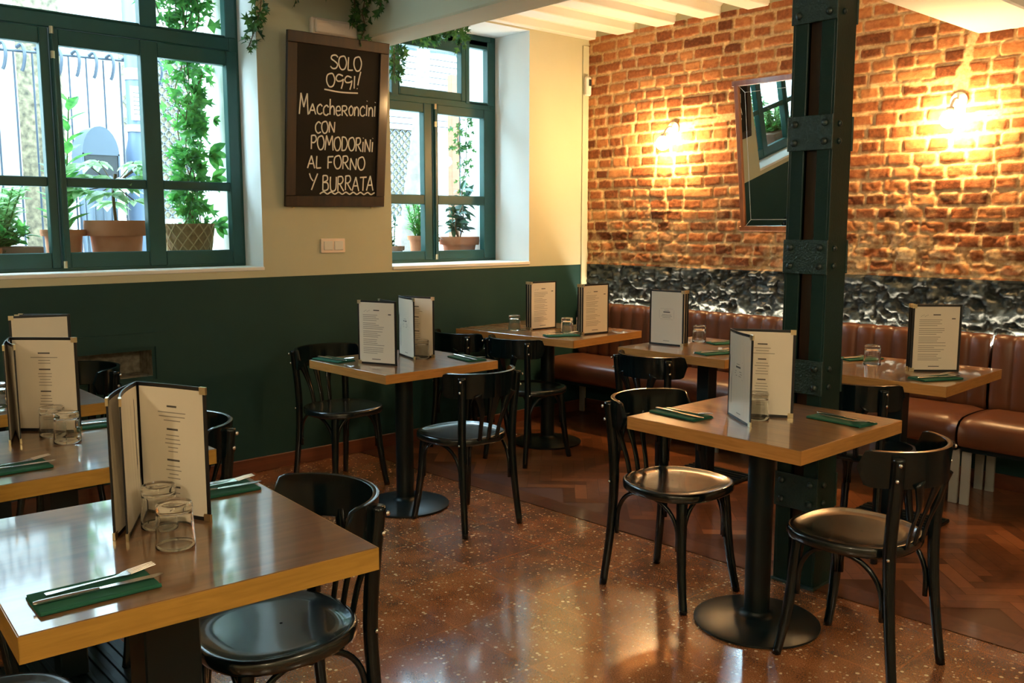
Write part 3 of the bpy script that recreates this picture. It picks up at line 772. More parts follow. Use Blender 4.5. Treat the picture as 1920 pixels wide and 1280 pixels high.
table(1.103, -2.499, .018, .663, .681, 'square wooden table in the middle in front of the green wall', 'round', M_OAKTOP, th=.042)
table(0.612, -1.012, .107, .979, .709, 'long wooden table in the far corner by the bench', 'round', M_OAKTOP)
table(1.825, -.950, .02, .70, .71, 'wooden table at the bench left of the iron pillar', 'square', M_OAKTOP)
table(3.093, -2.366, .002, .684, .659, 'square wooden table in front of the iron pillar, in the right foreground', 'round', M_OAKTOP)
table(2.900, -.928, .046, .683, .684, 'wooden table at the bench right of the iron pillar', 'square', M_OAKTOP)

# ------------------------------------------------------------------ menus
MH = .31
def page_text(kind, u0, u1, z0, z1, rs):
    """bars of print: list of (u0,u1,z0,z1,dark)"""
    out = []; c = (u0+u1)/2; w = u1-u0
    if kind == 'list':
        out.append((c-.018, c+.016, z1-.040, z1-.035, 1)); out.append((u1-.035, u1-.018, z1-.058, z1-.053, 1))
        out += [(u0+.028+i*.006, u0+.031+i*.006, z1-.046+.003*(i % 3), z1-.043+.003*(i % 3), 0) for i in range(6)]
        z = z1-.062; i = 0
        while z > z0+.035:
            L = rs.uniform(.35, .62)*w
            out.append((u0+.022, u0+.022+L, z, z+.0024, 0)); z -= .0088 if i % 4 != 3 else .0135; i += 1
        out.append((c-.03, c+.02, z0+.014, z0+.0175, 1))
    elif kind == 'centre':
        z = z1-.045
        for g, nl in enumerate((3, 5, 4, 2)):
            hw = rs.uniform(.014, .020); out.append((c-hw, c+hw, z, z+.0045, 1)); z -= .013
            for i in range(nl):
                hw = rs.uniform(.018, .046) if g == 0 else rs.uniform(.014, .026)
                out.append((c-hw, c+hw, z, z+.0022, 0)); z -= .0095
            z -= .012
    elif kind == 'cover':
        zc = z0+(z1-z0)*.60
        out.append((c-.022, c+.022, zc, zc+.006, 1))
        for k, hw in enumerate((.030, .034, .026)): out.append((c-hw, c+hw, zc-.013-.008*k, zc-.0108-.008*k, 0))
        out.append((c-.016, c+.016, zc+.012, zc+.0142, 0))
        for (a, b, z_, zz) in ((c-.042, c+.042, zc+.022, zc+.0228), (c-.042, c+.042, zc-.038, zc-.0372)): out.append((a, b, z_, zz, 0))
        for a in (c-.048, c+.0472): out.append((a, a+.0008, zc-.032, zc+.016, 0))
        out.append((c-.02, c+.02, z0+.014, z0+.017, 0))
    return out
def panel(parent, A, B, kinds, rs, bend=0.0, spine_end=0, top=0.0):
    """one stiff leaf standing from ground point A to B (local xy); kinds: print on the two faces"""
    A = Vector((A[0], A[1])); B = Vector((B[0], B[1])); L = (B-A).length; d = (B-A)/L; nrm = Vector((d.y, -d.x)); T = .0016
    NS = 8
    def P(u, off, z):
        k = bend*math.sin(PI*u/L)*(z/MH)
        q = A + d*u + nrm*(off+k); return (q.x, q.y, z)
    def sheet(u0, u1, z0, z1, o0, o1):
        mb = MB(); rows = []
        us = [u0+(u1-u0)*i/NS for i in range(NS+1)]
        rows = [[P(u, o1, z0) for u in us], [P(u, o1, z1) for u in us], [P(u, o0, z1) for u in us], [P(u, o0, z0) for u in us], [P(u, o1, z0) for u in us]]
        mb.grid(rows)
        for u in (u0, u1):
            mb.add([P(u, o0, z0), P(u, o1, z0), P(u, o1, z1), P(u, o0, z1)], [(0, 1, 2, 3)])
        return mb
    br = sheet(0, L, 0, MH, -T, T).build('leaf', M_MENUEDGE, parent)
    E = .009
    for side in (1, -1):
        o = T+.0004
        pg = sheet(E, L-E, E, MH-E, min(side*T, side*o), max(side*T, side*o)).build('page', M_PAGE, br)
        kind = kinds[0] if side == 1 else kinds[1]
        if kind:
            mb = MB()
            for (u0, u1, z0, z1, dk) in page_text(kind, E, L-E, E, MH-E, rs):
                mb.mi = dk; off = side*(o+.0003)
                if side == -1: u0, u1 = L-u1, L-u0
                mb.add([P(u0, off, z0), P(u1, off, z0), P(u1, off, z1), P(u0, off, z1)], [(0, 1, 2, 3)])
            mb.build('printed_text', [M_INK, M_INKD], br)
    for e in ((1,) if spine_end == 0 else (0,)):
        for z in (0.0, MH-.016):
            u = (L-.018) if e == 1 else 0.0
            mb = sheet(u-.001 if e == 0 else u, u+.018+(.001 if e == 1 else 0), z-.0005 if z else 0, z+.016+.0008, -T-.0014, T+.0014); mb.build('corner_cap', M_BRASS, br)
    return br
def menu(label, spine, ends, kinds, seed, z=.7503, bends=None, spines=True):
    rs = random.Random(seed)
    t = tag(empty('menu', (spine[0], spine[1], z)), label, 'menu', 'standing menus')
    for i, e in enumerate(ends):
        panel(t, (0, 0), (e[0]-spine[0], e[1]-spine[1]), kinds[i], rs, (bends[i] if bends else 0.0))
    mb = MB(); mb.tube([(0, 0, 0), (0, 0, MH)], .0028, 6); mb.build('spine', M_MENUEDGE, t)
    return t
menu('tall open menu standing on the nearest left table, two tumblers in front of it', (2.692, -4.372), [(2.884, -4.288), (2.868, -4.497), (2.893, -4.478)],
     [('centre', None), (None, None), ('list', None)], 1, bends=[-.004, .010, .012])
menu('open menu standing on the second left table in front of two tumblers', (1.557, -4.372), [(1.709, -4.212), (1.777, -4.410), (1.774, -4.440)],
     [('centre', None), (None, None), (None, None)], 2, bends=[-.003, .012, .004])
menu('menu at the far left of which only the top shows behind another menu', (0.855, -3.985), [(0.790, -4.195), (0.740, -4.160), (0.700, -4.135)], [(None, None)]*3, 3)
menu('closed menu, left of the two on the middle table', (1.241, -2.635), [(1.035, -2.717), (1.040, -2.600)], [(None, 'list'), (None, None)], 4)
menu('half open menu, right of the two on the middle table', (0.930, -2.402), [(1.140, -2.455), (1.146, -2.336)], [('cover', 'list'), ('centre', None)], 5, bends=[.010, 0])
menu('closed menu, left of the two on the long corner table', (0.579, -.907), [(0.569, -1.129), (0.545, -1.126), (0.520, -1.121)], [(None, 'list'), (None, None), (None, None)], 6)
menu('closed menu, right of the two on the long corner table', (0.988, -.848), [(0.972, -1.069), (0.948, -1.066), (0.924, -1.061)], [(None, 'list'), (None, None), (None, None)], 7)
menu('closed menu with its title page forward on the bench table left of the pillar', (1.510, -1.071), [(1.730, -1.047), (1.727, -1.020), (1.722, -.995)], [('cover', None), (None, None), (None, None)], 8)
menu('half open menu standing on the table in front of the iron pillar', (2.970, -2.400), [(3.149, -2.530), (3.163, -2.290)], [('cover', None), ('centre', None)], 9, bends=[.010, 0])
menu('closed menu on the bench table right of the pillar, list page forward', (3.118, -.800), [(2.966, -.962), (2.946, -.940), (2.928, -.920)], [(None, 'list'), (None, None), (None, None)], 10)

# ------------------------------------------------------------------ tumblers, upside down
def make_glass():
    mb = MB(); n = 30
    ro, ri = [], []
    prof = [(.0405, 0.0), (.0405, .004), (.0392, .030), (.0378, .060), (.0365, .078), (.0372, .083), (.0372, .089), (.0350, .094), (.030, .095), (.001, .0935)]
    inner = [(.001, .0775), (.024, .0775), (.0315, .074), (.0335, .068), (.0350, .040), (.0372, .010), (.0380, 0.0), (.0405, 0.0)]
    mb.lathe(prof[::1] , n, cap=False)
    mb.lathe(inner, n, cap=False)
    return mb.build('tumbler', M_GLASS, None, smooth=True)
G0 = make_glass(); gused = [False]
def glass(x, y, label):
    o = G0 if not gused[0] else G0.copy()
    if gused[0]: COL.objects.link(o)
    gused[0] = True
    o.location = (x, y, .7503); o.rotation_euler = (0, 0, x*7)
    tag(o, label, 'glass', 'upturned tumblers')
glass(2.985, -4.410, 'clear tumbler upside down on the nearest left table, the front one of two')
glass(2.833, -4.385, 'clear tumbler upside down on the nearest left table, tight against the menu')
glass(1.712, -4.300, 'clear tumbler upside down on the second left table, closest to its menu')
glass(1.837, -4.292, 'clear tumbler upside down on the second left table, the front one of two')
glass(1.095, -4.320, 'clear tumbler cut by the left picture edge on the farthest left table')
glass(1.115, -2.394, 'clear tumbler half hidden inside the open menu on the middle table')
glass(0.480, -1.185, 'clear tumbler left of both menus on the long corner table')
glass(0.815, -1.040, 'clear tumbler between the two menus on the long corner table')
glass(0.845, -.935, 'clear tumbler tucked behind the right menu on the long corner table')
glass(1.655, -.800, 'clear tumbler behind the title page menu on the bench table left of the pillar')
glass(3.085, -2.393, 'clear tumbler peeking out of the open menu on the table before the pillar')
glass(2.745, -.885, 'clear tumbler left of the menu on the bench table right of the pillar')

# ------------------------------------------------------------------ napkins and cutlery
def make_napkin():
    mb = MB()
    for k, (a, b, c, d, z) in enumerate(((-.105, .105, -.052, .052, 0), (-.103, .104, -.050, .051, .0028), (-.104, .102, -.051, .048, .0056))):
        mb.bbox(a, b, c, d, z, z+.0026, .0012)
    mb.tube([(-.103, -.052, .0041), (.103, -.052, .0041)], .0040, 8)      # the fold
    return mb.build('napkin', M_NAPKIN)
def make_fork():
    mb = MB()
    def zf(x): return .0030 + (.010*max(0, (x-.02)/.08)**1.5 if x > .02 else 0) + .003*abs(x+.04)
    pts = [(-.098, .0065), (-.09, .0075), (-.06, .0055), (-.02, .0032), (.02, .0030), (.032, .006), (.042, .0115), (.052, .0125)]
    rows = []
    for (x, w) in pts: rows.append([(x, -w, zf(x)), (x, w, zf(x)), (x, w, zf(x)+.0018), (x, -w, zf(x)+.0018), (x, -w, zf(x))])
    mb.grid(rows)
    mb.add([rows[0][i] for i in range(4)], [(0, 1, 2, 3)])
    for k in range(4):
        y = -.0105+.007*k
        mb.tube([(.050, y, zf(.05)+.001), (.075, y, zf(.075)+.001), (.098, y*.92, zf(.09)+.001)], [.0022, .0020, .0010], 6)
    return mb.build('fork', M_STEEL, autosmooth=40)
def make_knife():
    mb = MB()
    mb.tube([(-.11, 0, .004), (-.10, 0, .004), (-.05, 0, .0042), (-.005, 0, .004), (0, 0, .004)], [.005, .0075, .0070, .0055, .004], 8, flat=.5)
    poly = [(0, -.0055), (.06, -.0095), (.10, -.0085), (.116, -.001), (.112, .006), (.06, .0065), (0, .0050)]
    mb.prism(poly, .0032, .0046)
    return mb.build('knife', M_STEEL, autosmooth=40)
N0, F0, K0 = make_napkin(), make_fork(), make_knife(); nused = [False]
def setting(x, y, deg, where, flip=1):
    a = R(deg); c, s = math.cos(a), math.sin(a)
    objs = []
    for src, (u, v), z, rr, nm, cat, lab, grp in ((N0, (0, 0), .7503, 0, 'napkin', 'napkin', 'folded dark green napkin %s', 'green napkins'),
                                        (F0, (.018, .020*flip), .7587, .05*flip, 'fork', 'fork', 'steel fork %s', 'forks on the napkins'),
                                        (K0, (.004, -.016*flip), .7587, -.02*flip, 'knife', 'knife', 'steel knife %s', 'knives on the napkins')):
        o = src if not nused[0] else src.copy()
        if nused[0]: COL.objects.link(o)
        o.location = (x+u*c-v*s, y+u*s+v*c, z); o.rotation_euler = (0, 0, a+rr)
        tag(o, lab % where, cat, grp)
    nused[0] = True
setting(3.132, -4.620, 88, 'at the front left corner of the nearest left table')
setting(2.665, -4.185, 86, 'right of the menu on the nearest left table')
setting(2.085, -4.520, 90, 'at the front edge of the second left table')
setting(1.655, -4.120, 84, 'behind and right of the menu on the second left table')
setting(0.880, -2.765, 8, 'at the left corner of the middle table')
setting(1.285, -2.235, -8, 'at the right corner of the middle table')
setting(0.915, -1.190, 66, 'between the menus at the front of the long corner table')
setting(2.010, -1.130, 72, 'at the near corner of the bench table left of the pillar')
setting(1.800, -.740, 66, 'behind the tumbler on the bench table left of the pillar')
setting(2.868, -2.540, -4, 'at the left corner of the table in front of the pillar')
setting(3.300, -2.205, -5, 'at the right corner of the table in front of the pillar', -1)
setting(3.135, -1.085, 66, 'before the menu on the bench table right of the pillar')
setting(2.615, -.760, 66, 'at the far left of the bench table right of the pillar')

# ------------------------------------------------------------------ bench
def bench(s0, s1, label):
    t = tag(empty('bench', BW(s0, 0, 0.0035), DELTA), label, 'bench')
    L = s1-s0
    # back: vertical channels (local x along the wall, -y into the room)
    nch = max(1, round(L/.105)); cw = L/nch; rows = []
    prof = []
    for (off, z) in ((.075, .44), (.140, .44), (.150, .50), (.148, .60), (.143, .70), (.138, .79), (.132, .822), (.118, .840), (.098, .846), (.080, .840), (.072, .82), (.072, .44)):
        prof.append((off, z))
    K = 8
    for j, (off, z) in enumerate(prof):
        r = []
        for i in range(nch*K+1):
            u = (i % K)/K; bul = math.sin(PI*u)**.6 if 0 < u < 1 else 0
            am = .017*bul if 1 <= j <= 8 else 0
            if i in (0, nch*K): am = 0
            zz = z + (.006*bul if j in (6, 7, 8, 9) else 0)
            r.append((min(max(i*cw/K, .004), L-.004), -(off-.010+am), zz-.0035))
        rows.append(r)
    mb = MB(); mb.grid(rows); mb.f.append(tuple(j*(nch*K+1) for j in range(len(prof)))[::-1]); mb.m.append(0)
    mb.f.append(tuple(j*(nch*K+1)+nch*K for j in range(len(prof)))); mb.m.append(0)
    mb.build('backrest', M_LEATHER, t, smooth=True)
    # seat cushion
    rows = []; NX = max(6, int(L/.06))
    sp = [(.09, .315), (.09, .445), (.13, .462), (.25, .470), (.40, .470), (.47, .466), (.515, .452), (.540, .425), (.548, .385), (.545, .345), (.530, .318), (.50, .310), (.09, .310)]
    for (off, z) in sp:
        r = []
        for i in range(NX+1):
            x = L*i/NX; e = min(x, L-x); k = max(0, 1-e/.035)
            dd = .012*k*k
            r.append((min(max(x, .003), L-.003), -(off-(dd if off > .3 else 0)), z-(dd if z > .4 else 0)-.0035))
        rows.append(r)
    mb = MB(); mb.grid(rows); mb.f.append(tuple(j*(NX+1) for j in range(len(sp)))[::-1]); mb.m.append(0); mb.f.append(tuple(j*(NX+1)+NX for j in range(len(sp)))); mb.m.append(0)
    mb.build('seat_cushion', M_LEATHER, t, smooth=True)
    mb = MB(); mb.box(.01, L-.01, -.50, -.07, .285, .3075); mb.build('seat_frame', M_BLACKMETAL, t)
    xs = [.022]; n = max(1, round(L/1.45))
    xs = [.025 + (L-.05)*i/n for i in range(n+1)]
    for x in xs:
        for (off) in (.455, .105):
            mb = MB(); mb.bbox(x-.022, x+.022, -off-.009, -off+.009, 0, .2855, .002); mb.build('leg', M_GREYBOARD, t)
        mb = MB(); mb.box(x-.020, x+.020, -.44, -.115, .262, .284); mb.build('leg_rail', M_BLACKMETAL, t)
    return t
bench(0.03, 2.975, 'long brown leather bench with a channelled back along the brick wall')
bench(2.981, 4.99, 'brown leather bench section at the right picture edge, right of the seam')
mb = MB(); mb.box(0.06, 4.9, -.052, -.030, .782, .790)
o = tag(mb.build('light_strip', M_LED, loc=(0, 0, 0), rotz=DELTA), 'light strip hidden behind the leather bench back, washing the black stones', 'light')
mb = MB(); mb.box(0.06, 4.9, -.056, .02, .776, .7815); mb.build('channel', M_BLACKMETAL, o)

# ------------------------------------------------------------------ wall lamps
def sconce(s, z, label):
    t = tag(empty('wall_lamp', BW(s, .012, z), DELTA), label, 'lamp', 'warm bulb wall lamps')
    Mx = Matrix.Rotation(PI/2, 4, 'X')
    mb = MB(); mb.lathe([(.045, 0), (.045, .012), (.030, .022), (.014, .026)], 24, Mx); mb.build('backplate', M_LAMPHOLDER, t, autosmooth=40)
    mb = MB(); mb.tube(spline([(0, -.020, 0), (0, -.06, .004), (.0, -.095, -.022), (0, -.118, -.056)], 5), .008, 8); mb.build('arm', M_LAMPHOLDER, t, smooth=True)
    mb = MB(); mb.lathe([(.0, .0), (.019, .002), (.021, -.03), (.023, -.04)], 18, Matrix.Translation((0, -.118, -.045))); mb.build('socket', M_LAMPHOLDER, t, smooth=True)
    mb = MB(); rr = .047
    mb.lathe([(.001, -rr)] + [(rr*math.sin(a), -rr*math.cos(a)) for a in [PI*i/14 for i in range(1, 14)]] + [(.001, rr)], 24, Matrix.Translation((0, -.122, -.108)))
    mb.build('bulb', M_BULB, t, smooth=True)
    return t
sconce(0.80, 2.085, 'bare glowing bulb wall lamp on the brick wall left of the mirror')
sconce(2.695, 2.090, 'bare glowing bulb wall lamp on the brick wall right of the pillar')
def fill_pendant(x, y, z, label):  # unseen hanging lamp, added to fill the room with warm light
    t = tag(empty('fill_lamp', (x, y, ZC)), label, 'lamp', 'added fill lamps out of view')
    mb = MB(); mb.tube([(0, 0, 0), (0, 0, z-ZC+.09)], .004, 6); mb.build('cord', M_BLACK, t)
    mb = MB(); mb.lathe([(.02, .11), (.022, .05)], 14, Matrix.Translation((0, 0, z-ZC))); mb.build('socket', M_BLACK, t)
    mb = MB(); rr = .075
    mb.lathe([(.001, -rr)] + [(rr*math.sin(a), -rr*math.cos(a)) for a in [PI*i/14 for i in range(1, 14)]] + [(.001, rr)], 24, Matrix.Translation((0, 0, z-ZC)))
    mb.build('bulb', M_FILLB, t, smooth=True)
fill_pendant(5.6, -3.2, 2.25, 'added unseen fill lamp above the aisle, right of the viewpoint')
fill_pendant(4.4, -6.6, 2.25, 'added unseen fill lamp behind and left of the viewpoint')
fill_pendant(6.2, -5.6, 2.25, 'added unseen fill lamp behind and right of the viewpoint')

# ------------------------------------------------------------------ mirror on the brick wall
def mirror():
    t = tag(empty('wall_mirror'), 'tall wood framed mirror leaning from the brick wall beside the iron pillar', 'mirror')
    Wm, Hm = .62, .92
    t.location = BW(1.392, .045, 1.398)
    t.rotation_euler = (R(8.4), 0, DELTA)
    fr = .032
    for nm, (x0, x1, z0, z1) in (('frame', (0, fr, 0, Hm)), ('frame', (Wm-fr, Wm, 0, Hm)), ('frame', (-.012, Wm+.012, -.012, .022)), ('frame', (-.016, Wm+.016, Hm-.024, Hm+.014))):
        mb = MB(); mb.bbox(x0, x1, -.026, .0, z0, z1, .004); mb.build(nm, M_MIRRORWOOD, t)
    mb = MB(); mb.box(fr-.004, Wm-fr+.004, -.012, -.008, .018, Hm-.02); g = mb.build('mirror_glass', M_MIRROR, t)
    mb = MB(); i = .040; a0, a1, b0, b1 = fr, Wm-fr, .022, Hm-.024; w = .0028; y = -.0124
    def ln(p, q):
        d = Vector((q[0]-p[0], 0, q[1]-p[1])).normalized(); n_ = Vector((d.z, 0, -d.x))*w/2
        P = [Vector((p[0], y, p[1])), Vector((q[0], y, q[1]))]
        mb.add([P[0]-n_, P[1]-n_, P[1]+n_, P[0]+n_], [(0, 1, 2, 3)])
    c = [(a0+i, b0+i), (a1-i, b0+i), (a1-i, b1-i), (a0+i, b1-i)]; e = [(a0, b0), (a1, b0), (a1, b1), (a0, b1)]
    for k in range(4): ln(c[k], c[(k+1) % 4]); ln(c[k], e[k])
    mb.build('etched_border', M_ETCH, g)
mirror()

# ------------------------------------------------------------------ chalkboard
GL = {
 'S': (.62, [[(.58,.86),(.40,1.0),(.12,.92),(.08,.70),(.34,.54),(.56,.34),(.46,.06),(.2,.0),(.02,.14)]]),
 'O': (.70, [[(.40,1.0),(.10,.85),(.04,.40),(.24,.02),(.52,.10),(.64,.55),(.50,.95),(.34,.98)]]),
 'L': (.50, [[(.10,1.0),(.08,.5),(.08,.02)],[(.08,.02),(.28,.03),(.46,.06)]]),
 'G': (.66, [[(.54,.92),(.22,1.0),(.04,.74),(.14,.50),(.40,.52),(.56,.64)],[(.58,.70),(.54,.34),(.44,-.06)]]),
 'I': (.24, [[(.12,1.0),(.11,.5),(.10,.0)]]),
 'i': (.24, [[(.12,.72),(.11,.4),(.10,.0)],[(.12,.96),(.14,1.0)]]),
 '!': (.30, [[(.34,1.30),(.22,.75),(.14,.28)],[(.09,.05),(.11,.0)]]),
 'M': (.86, [[(.04,.0),(.10,.5),(.16,1.0)],[(.16,1.0),(.28,.7),(.42,.34)],[(.42,.34),(.56,.7),(.70,1.0)],[(.70,1.0),(.74,.5),(.80,.0)]]),
 'A': (.66, [[(.02,.0),(.16,.5),(.32,1.0)],[(.32,1.0),(.46,.5),(.60,.0)],[(.12,.36),(.50,.38)]]),
 'c': (.56, [[(.50,.52),(.32,.64),(.08,.44),(.10,.10),(.32,.0),(.52,.12)]]),
 'h': (.56, [[(.08,1.05),(.08,.5),(.08,.0)],[(.08,.34),(.26,.58),(.44,.46),(.46,.0)]]),
 'e': (.54, [[(.06,.32),(.44,.36),(.36,.62),(.12,.56),(.06,.22),(.22,.0),(.48,.10)]]),
 'r': (.46, [[(.10,.66),(.09,.3),(.09,.0)],[(.09,.40),(.22,.62),(.40,.60)]]),
 'o': (.50, [[(.26,.62),(.06,.40),(.14,.02),(.38,.06),(.44,.42),(.24,.63)]]),
 'n': (.54, [[(.08,.62),(.08,.3),(.08,.0)],[(.08,.36),(.24,.62),(.42,.48),(.44,.0)]]),
 'C': (.62, [[(.56,.86),(.34,1.0),(.08,.70),(.08,.26),(.30,.0),(.58,.12)]]),
 'N': (.70, [[(.08,.0),(.08,.5),(.10,1.0)],[(.10,1.0),(.32,.5),(.56,.04)],[(.56,.04),(.58,.5),(.60,1.0)]]),
 'P': (.60, [[(.08,1.0),(.08,.5),(.08,.0)],[(.08,.98),(.40,1.0),(.52,.74),(.36,.50),(.08,.48)]]),
 'D': (.66, [[(.08,1.0),(.08,.5),(.08,.0)],[(.08,.99),(.40,.94),(.58,.55),(.42,.10),(.08,.02)]]),
 'R': (.64, [[(.08,1.0),(.08,.5),(.08,.0)],[(.08,.98),(.40,1.0),(.50,.74),(.34,.52),(.10,.50)],[(.22,.50),(.40,.24),(.58,.0)]]),
 'F': (.56, [[(.08,1.0),(.08,.5),(.08,.0)],[(.08,.98),(.30,1.0),(.52,1.02)],[(.08,.52),(.40,.55)]]),
 'Y': (.60, [[(.04,1.0),(.14,.7),(.28,.52)],[(.54,1.0),(.40,.6),(.18,-.05)]]),
 'B': (.62, [[(.08,1.0),(.08,.5),(.08,.0)],[(.08,.99),(.40,.98),(.44,.70),(.10,.54)],[(.10,.54),(.46,.50),(.52,.14),(.30,.0),(.08,.02)]]),
 'U': (.64, [[(.08,1.0),(.07,.5),(.14,.08),(.36,.0),(.54,.16),(.57,.6),(.57,1.0)]]),
 'T': (.60, [[(.02,.98),(.30,1.0),(.60,1.02)],[(.32,1.0),(.31,.5),(.30,.0)]]),
}
def chalkboard():
    t = tag(empty('chalkboard'), 'wood framed chalkboard with the handwritten daily special between the windows', 'sign')
    Wb, Hb, D = .676, .972, .024
    # local: x right (+Y world), z up, -y into the room
    t.location = (.012, -2.553, 1.531)
    # face into the room (+X world), lean the top forward
    t.rotation_euler = (R(6.2), R(-0.6), PI/2)
    f = .062
    mb = MB(); mb.bbox(0, Wb, -.012, -.002, 0, Hb, .002); bd = mb.build('slate', M_SLATE, t)
    for (x0, x1, z0, z1) in ((0, Wb, Hb-f, Hb), (0, Wb, 0, f), (0, f, f+.0005, Hb-f-.0005), (Wb-f, Wb, f+.0005, Hb-f-.0005)):
        mb = MB(); mb.bbox(x0, x1, -D, -.0125, z0, z1, .003); mb.build('frame', M_BOARDWOOD, t)
    mb = MB(); rs = random.Random(4); y = -.0135; r = .0042
    def stroke(pts): mb.tube(spline([(p[0], y, p[1]) for p in pts], 5), r, 6, flat=.35, up=(0, 1, 0))
    def write(txt, u0, v0, u1, v1, h, caps=None):
        tot = sum(GL[c][0] if c != ' ' else .45 for c in txt); k = (u1-u0)/tot; x = u0
        for i, c in enumerate(txt):
            if c == ' ': x += .45*k; continue
            w, ss = GL[c]; hh = h*rs.uniform(.94, 1.06); vb = v0+(v1-v0)*(x-u0)/(u1-u0)+rs.uniform(-.003, .003)
            if caps and i in caps: hh *= caps[i]
            for s_ in ss: stroke([(x+p[0]*k, vb+p[1]*hh) for p in s_])
            x += w*k
    write('SOLO', .277, .795, .492, .790, .078)
    write('OGGI!', .252, .690, .480, .690, .074)
    stroke([(.242, .672), (.35, .664), (.468, .668)])
    write('MAccheRoncini', .080, .524, .600, .542, .084, {0: 1.35, 1: .72, 6: .68})
    write('CON', .185, .424, .322, .432, .066)
    write('POMODORiNi', .158, .330, .590, .330, .080)
    write('AL FORNO', .140, .222, .535, .218, .074)
    write('Y', .150, .098, .215, .098, .092); write('BURRATA', .238, .092, .600, .100, .086)
    wv = [(.225+.0255*i, .078+(.008 if i % 2 else -.004)) for i in range(16)]
    stroke(wv)
    o = mb.build('chalk_lettering', M_CHALK, bd)
    for x in (.05, Wb-.09):
        mb = MB(); mb.tube([(x, -.012, -.006), (x+.012, -.012, -.006)], .005, 8); mb.build('foot', M_BRASS, t)
chalkboard()

# emergency light, switches, sensor
t = tag(empty('emergency_light', (0.002, -2.20, 2.56)), 'ivory emergency light box fixed to the wall above the chalkboard', 'light fixture')
mb = MB(); mb.bbox(0, .034, -.152, .152, -.052, .052, .006); mb.build('housing', M_PLASTIC, t)
mb = MB(); mb.bbox(.032, .056, -.138, .138, -.036, .040, .006)
for i in range(7): mb.box(.0555, .0575, -.128, .128, -.028+i*.0095, -.024+i*.0095)
mb.build('diffuser', M_PLASTIC, t)
t = tag(empty('light_switch', (0.001, -2.232, 1.300)), 'ivory double light switch on the wall under the chalkboard', 'switch')
mb = MB(); mb.bbox(0, .010, -.083, .083, -.043, .043, .003); mb.build('plate', M_PLASTIC, t)
for s in (-1, 1):
    mb = MB(); mb.bbox(.010, .016, s*.036-.030, s*.036+.030, -.027, .027, .003); mb.build('rocker', M_PLASTICW, t)
t = tag(empty('motion_sensor', (0.012, -.050, 2.445)), 'small white motion sensor on the wall in the corner by the brick wall', 'sensor')
mb = MB(); mb.bbox(0, .045, -.026, .026, -.07, .07, .012); mb.build('body', M_PLASTICW, t)
mb = MB(); mb.bbox(.044, .050, -.014, .014, .000, .048, .003); mb.build('lens', M_BINH, t)

# ------------------------------------------------------------------ foliage
def leaf_shape(kind):
    if kind == 'ivy':
        return [(0, 0), (.30, -.42), (.42, -.12), (.78, -.30), (.66, -.06), (1.0, 0), (.66, .06), (.78, .30), (.42, .12), (.30, .42)]
    if kind == 'oval':
        return [(0, 0), (.18, -.16), (.45, -.22), (.75, -.15), (1, 0), (.75, .15), (.45, .22), (.18, .16)]
    return [(0, 0), (.3, -.08), (.6, -.07), (1, 0), (.6, .07), (.3, .08)]
def add_leaf(mb, p, d, n, L, kind='ivy', fold=.18, droop=.15):
    d = Vector(d).normalized(); n = Vector(n); n = n - d*n.dot(d)
    if n.length < 1e-4: n = Vector((1, .3, .2)) - d*d.dot(Vector((1, .3, .2)))
    n.normalize(); w = d.cross(n); P = Vector(p); sh = leaf_shape(kind)
    vs = []
    for (u, v) in sh: vs.append(tuple(P + d*(u*L) + w*(v*L) + n*(abs(v)*L*fold*2 - droop*L*u*u)))
    vs.append(tuple(P + d*(.5*L) - n*(droop*L*.25)))
    m = len(sh); mb.add(vs, [(i, (i+1) % m, m) for i in range(m)])
def vine(name, label, paths, m, stem_m, size, dens, seed, kind='ivy', spread=.05, group=None, bias=(0, 0, 0), cat='ivy'):
    rs = random.Random(seed); st = MB(); lf = MB()
    for path in paths:
        P = spline(path, 8)
        st.tube(P, .0028, 5)
        L = sum((P[i+1]-P[i]).length for i in range(len(P)-1)); n = int(L*dens)
        for k in range(n):
            f = rs.random()*(len(P)-1); i = int(f); p = P[i].lerp(P[min(i+1, len(P)-1)], f-i)
            d = Vector((rs.gauss(0, 1), rs.gauss(0, 1), rs.gauss(-.5, .8))) + Vector(bias)
            if d.length < .1: continue
            d.normalize(); q = p + d*rs.uniform(.2, 1)*spread
            st.tube([p, q], .0012, 4)
            add_leaf(lf, q, d + Vector((0, 0, -.4)), (rs.gauss(.6, .6), rs.gauss(-.4, .6), rs.gauss(.5, .5)), size*rs.uniform(.6, 1.25), kind)
    o0 = Vector(paths[0][0]); t = empty(name, tuple(o0)); tag(t, label, cat, group)
    for mbx, nm, mm in ((st, 'stem', stem_m), (lf, 'leaves', m)):
        mbx.v = [(a-o0.x, b-o0.y, c-o0.z) for a, b, c in mbx.v]; mbx.build(nm, mm, t)
    return t
vine('ivy_vine', 'dark ivy hanging at the inner right edge of the left window', [[(.02, -2.67, 2.78), (.03, -2.66, 2.66), (.0, -2.68, 2.52), (-.05, -2.71, 2.40)], [(.02, -2.72, 2.78), (.0, -2.80, 2.76), (.02, -2.86, 2.70)], [(.02, -2.62, 2.78), (.04, -2.62, 2.74)]], M_IVY, M_STEM, .075, 120, 1, group='indoor ivy', spread=.035)
vine('ivy_vine', 'thin ivy tips along the wall top above the emergency light', [[(.03, -2.58, 2.775), (.05, -2.50, 2.76), (.05, -2.44, 2.70), (.05, -2.41, 2.69)], [(.05, -2.36, 2.78), (.06, -2.25, 2.76), (.06, -2.12, 2.745)]], M_IVY, M_STEM, .060, 40, 2, group='indoor ivy', spread=.03)
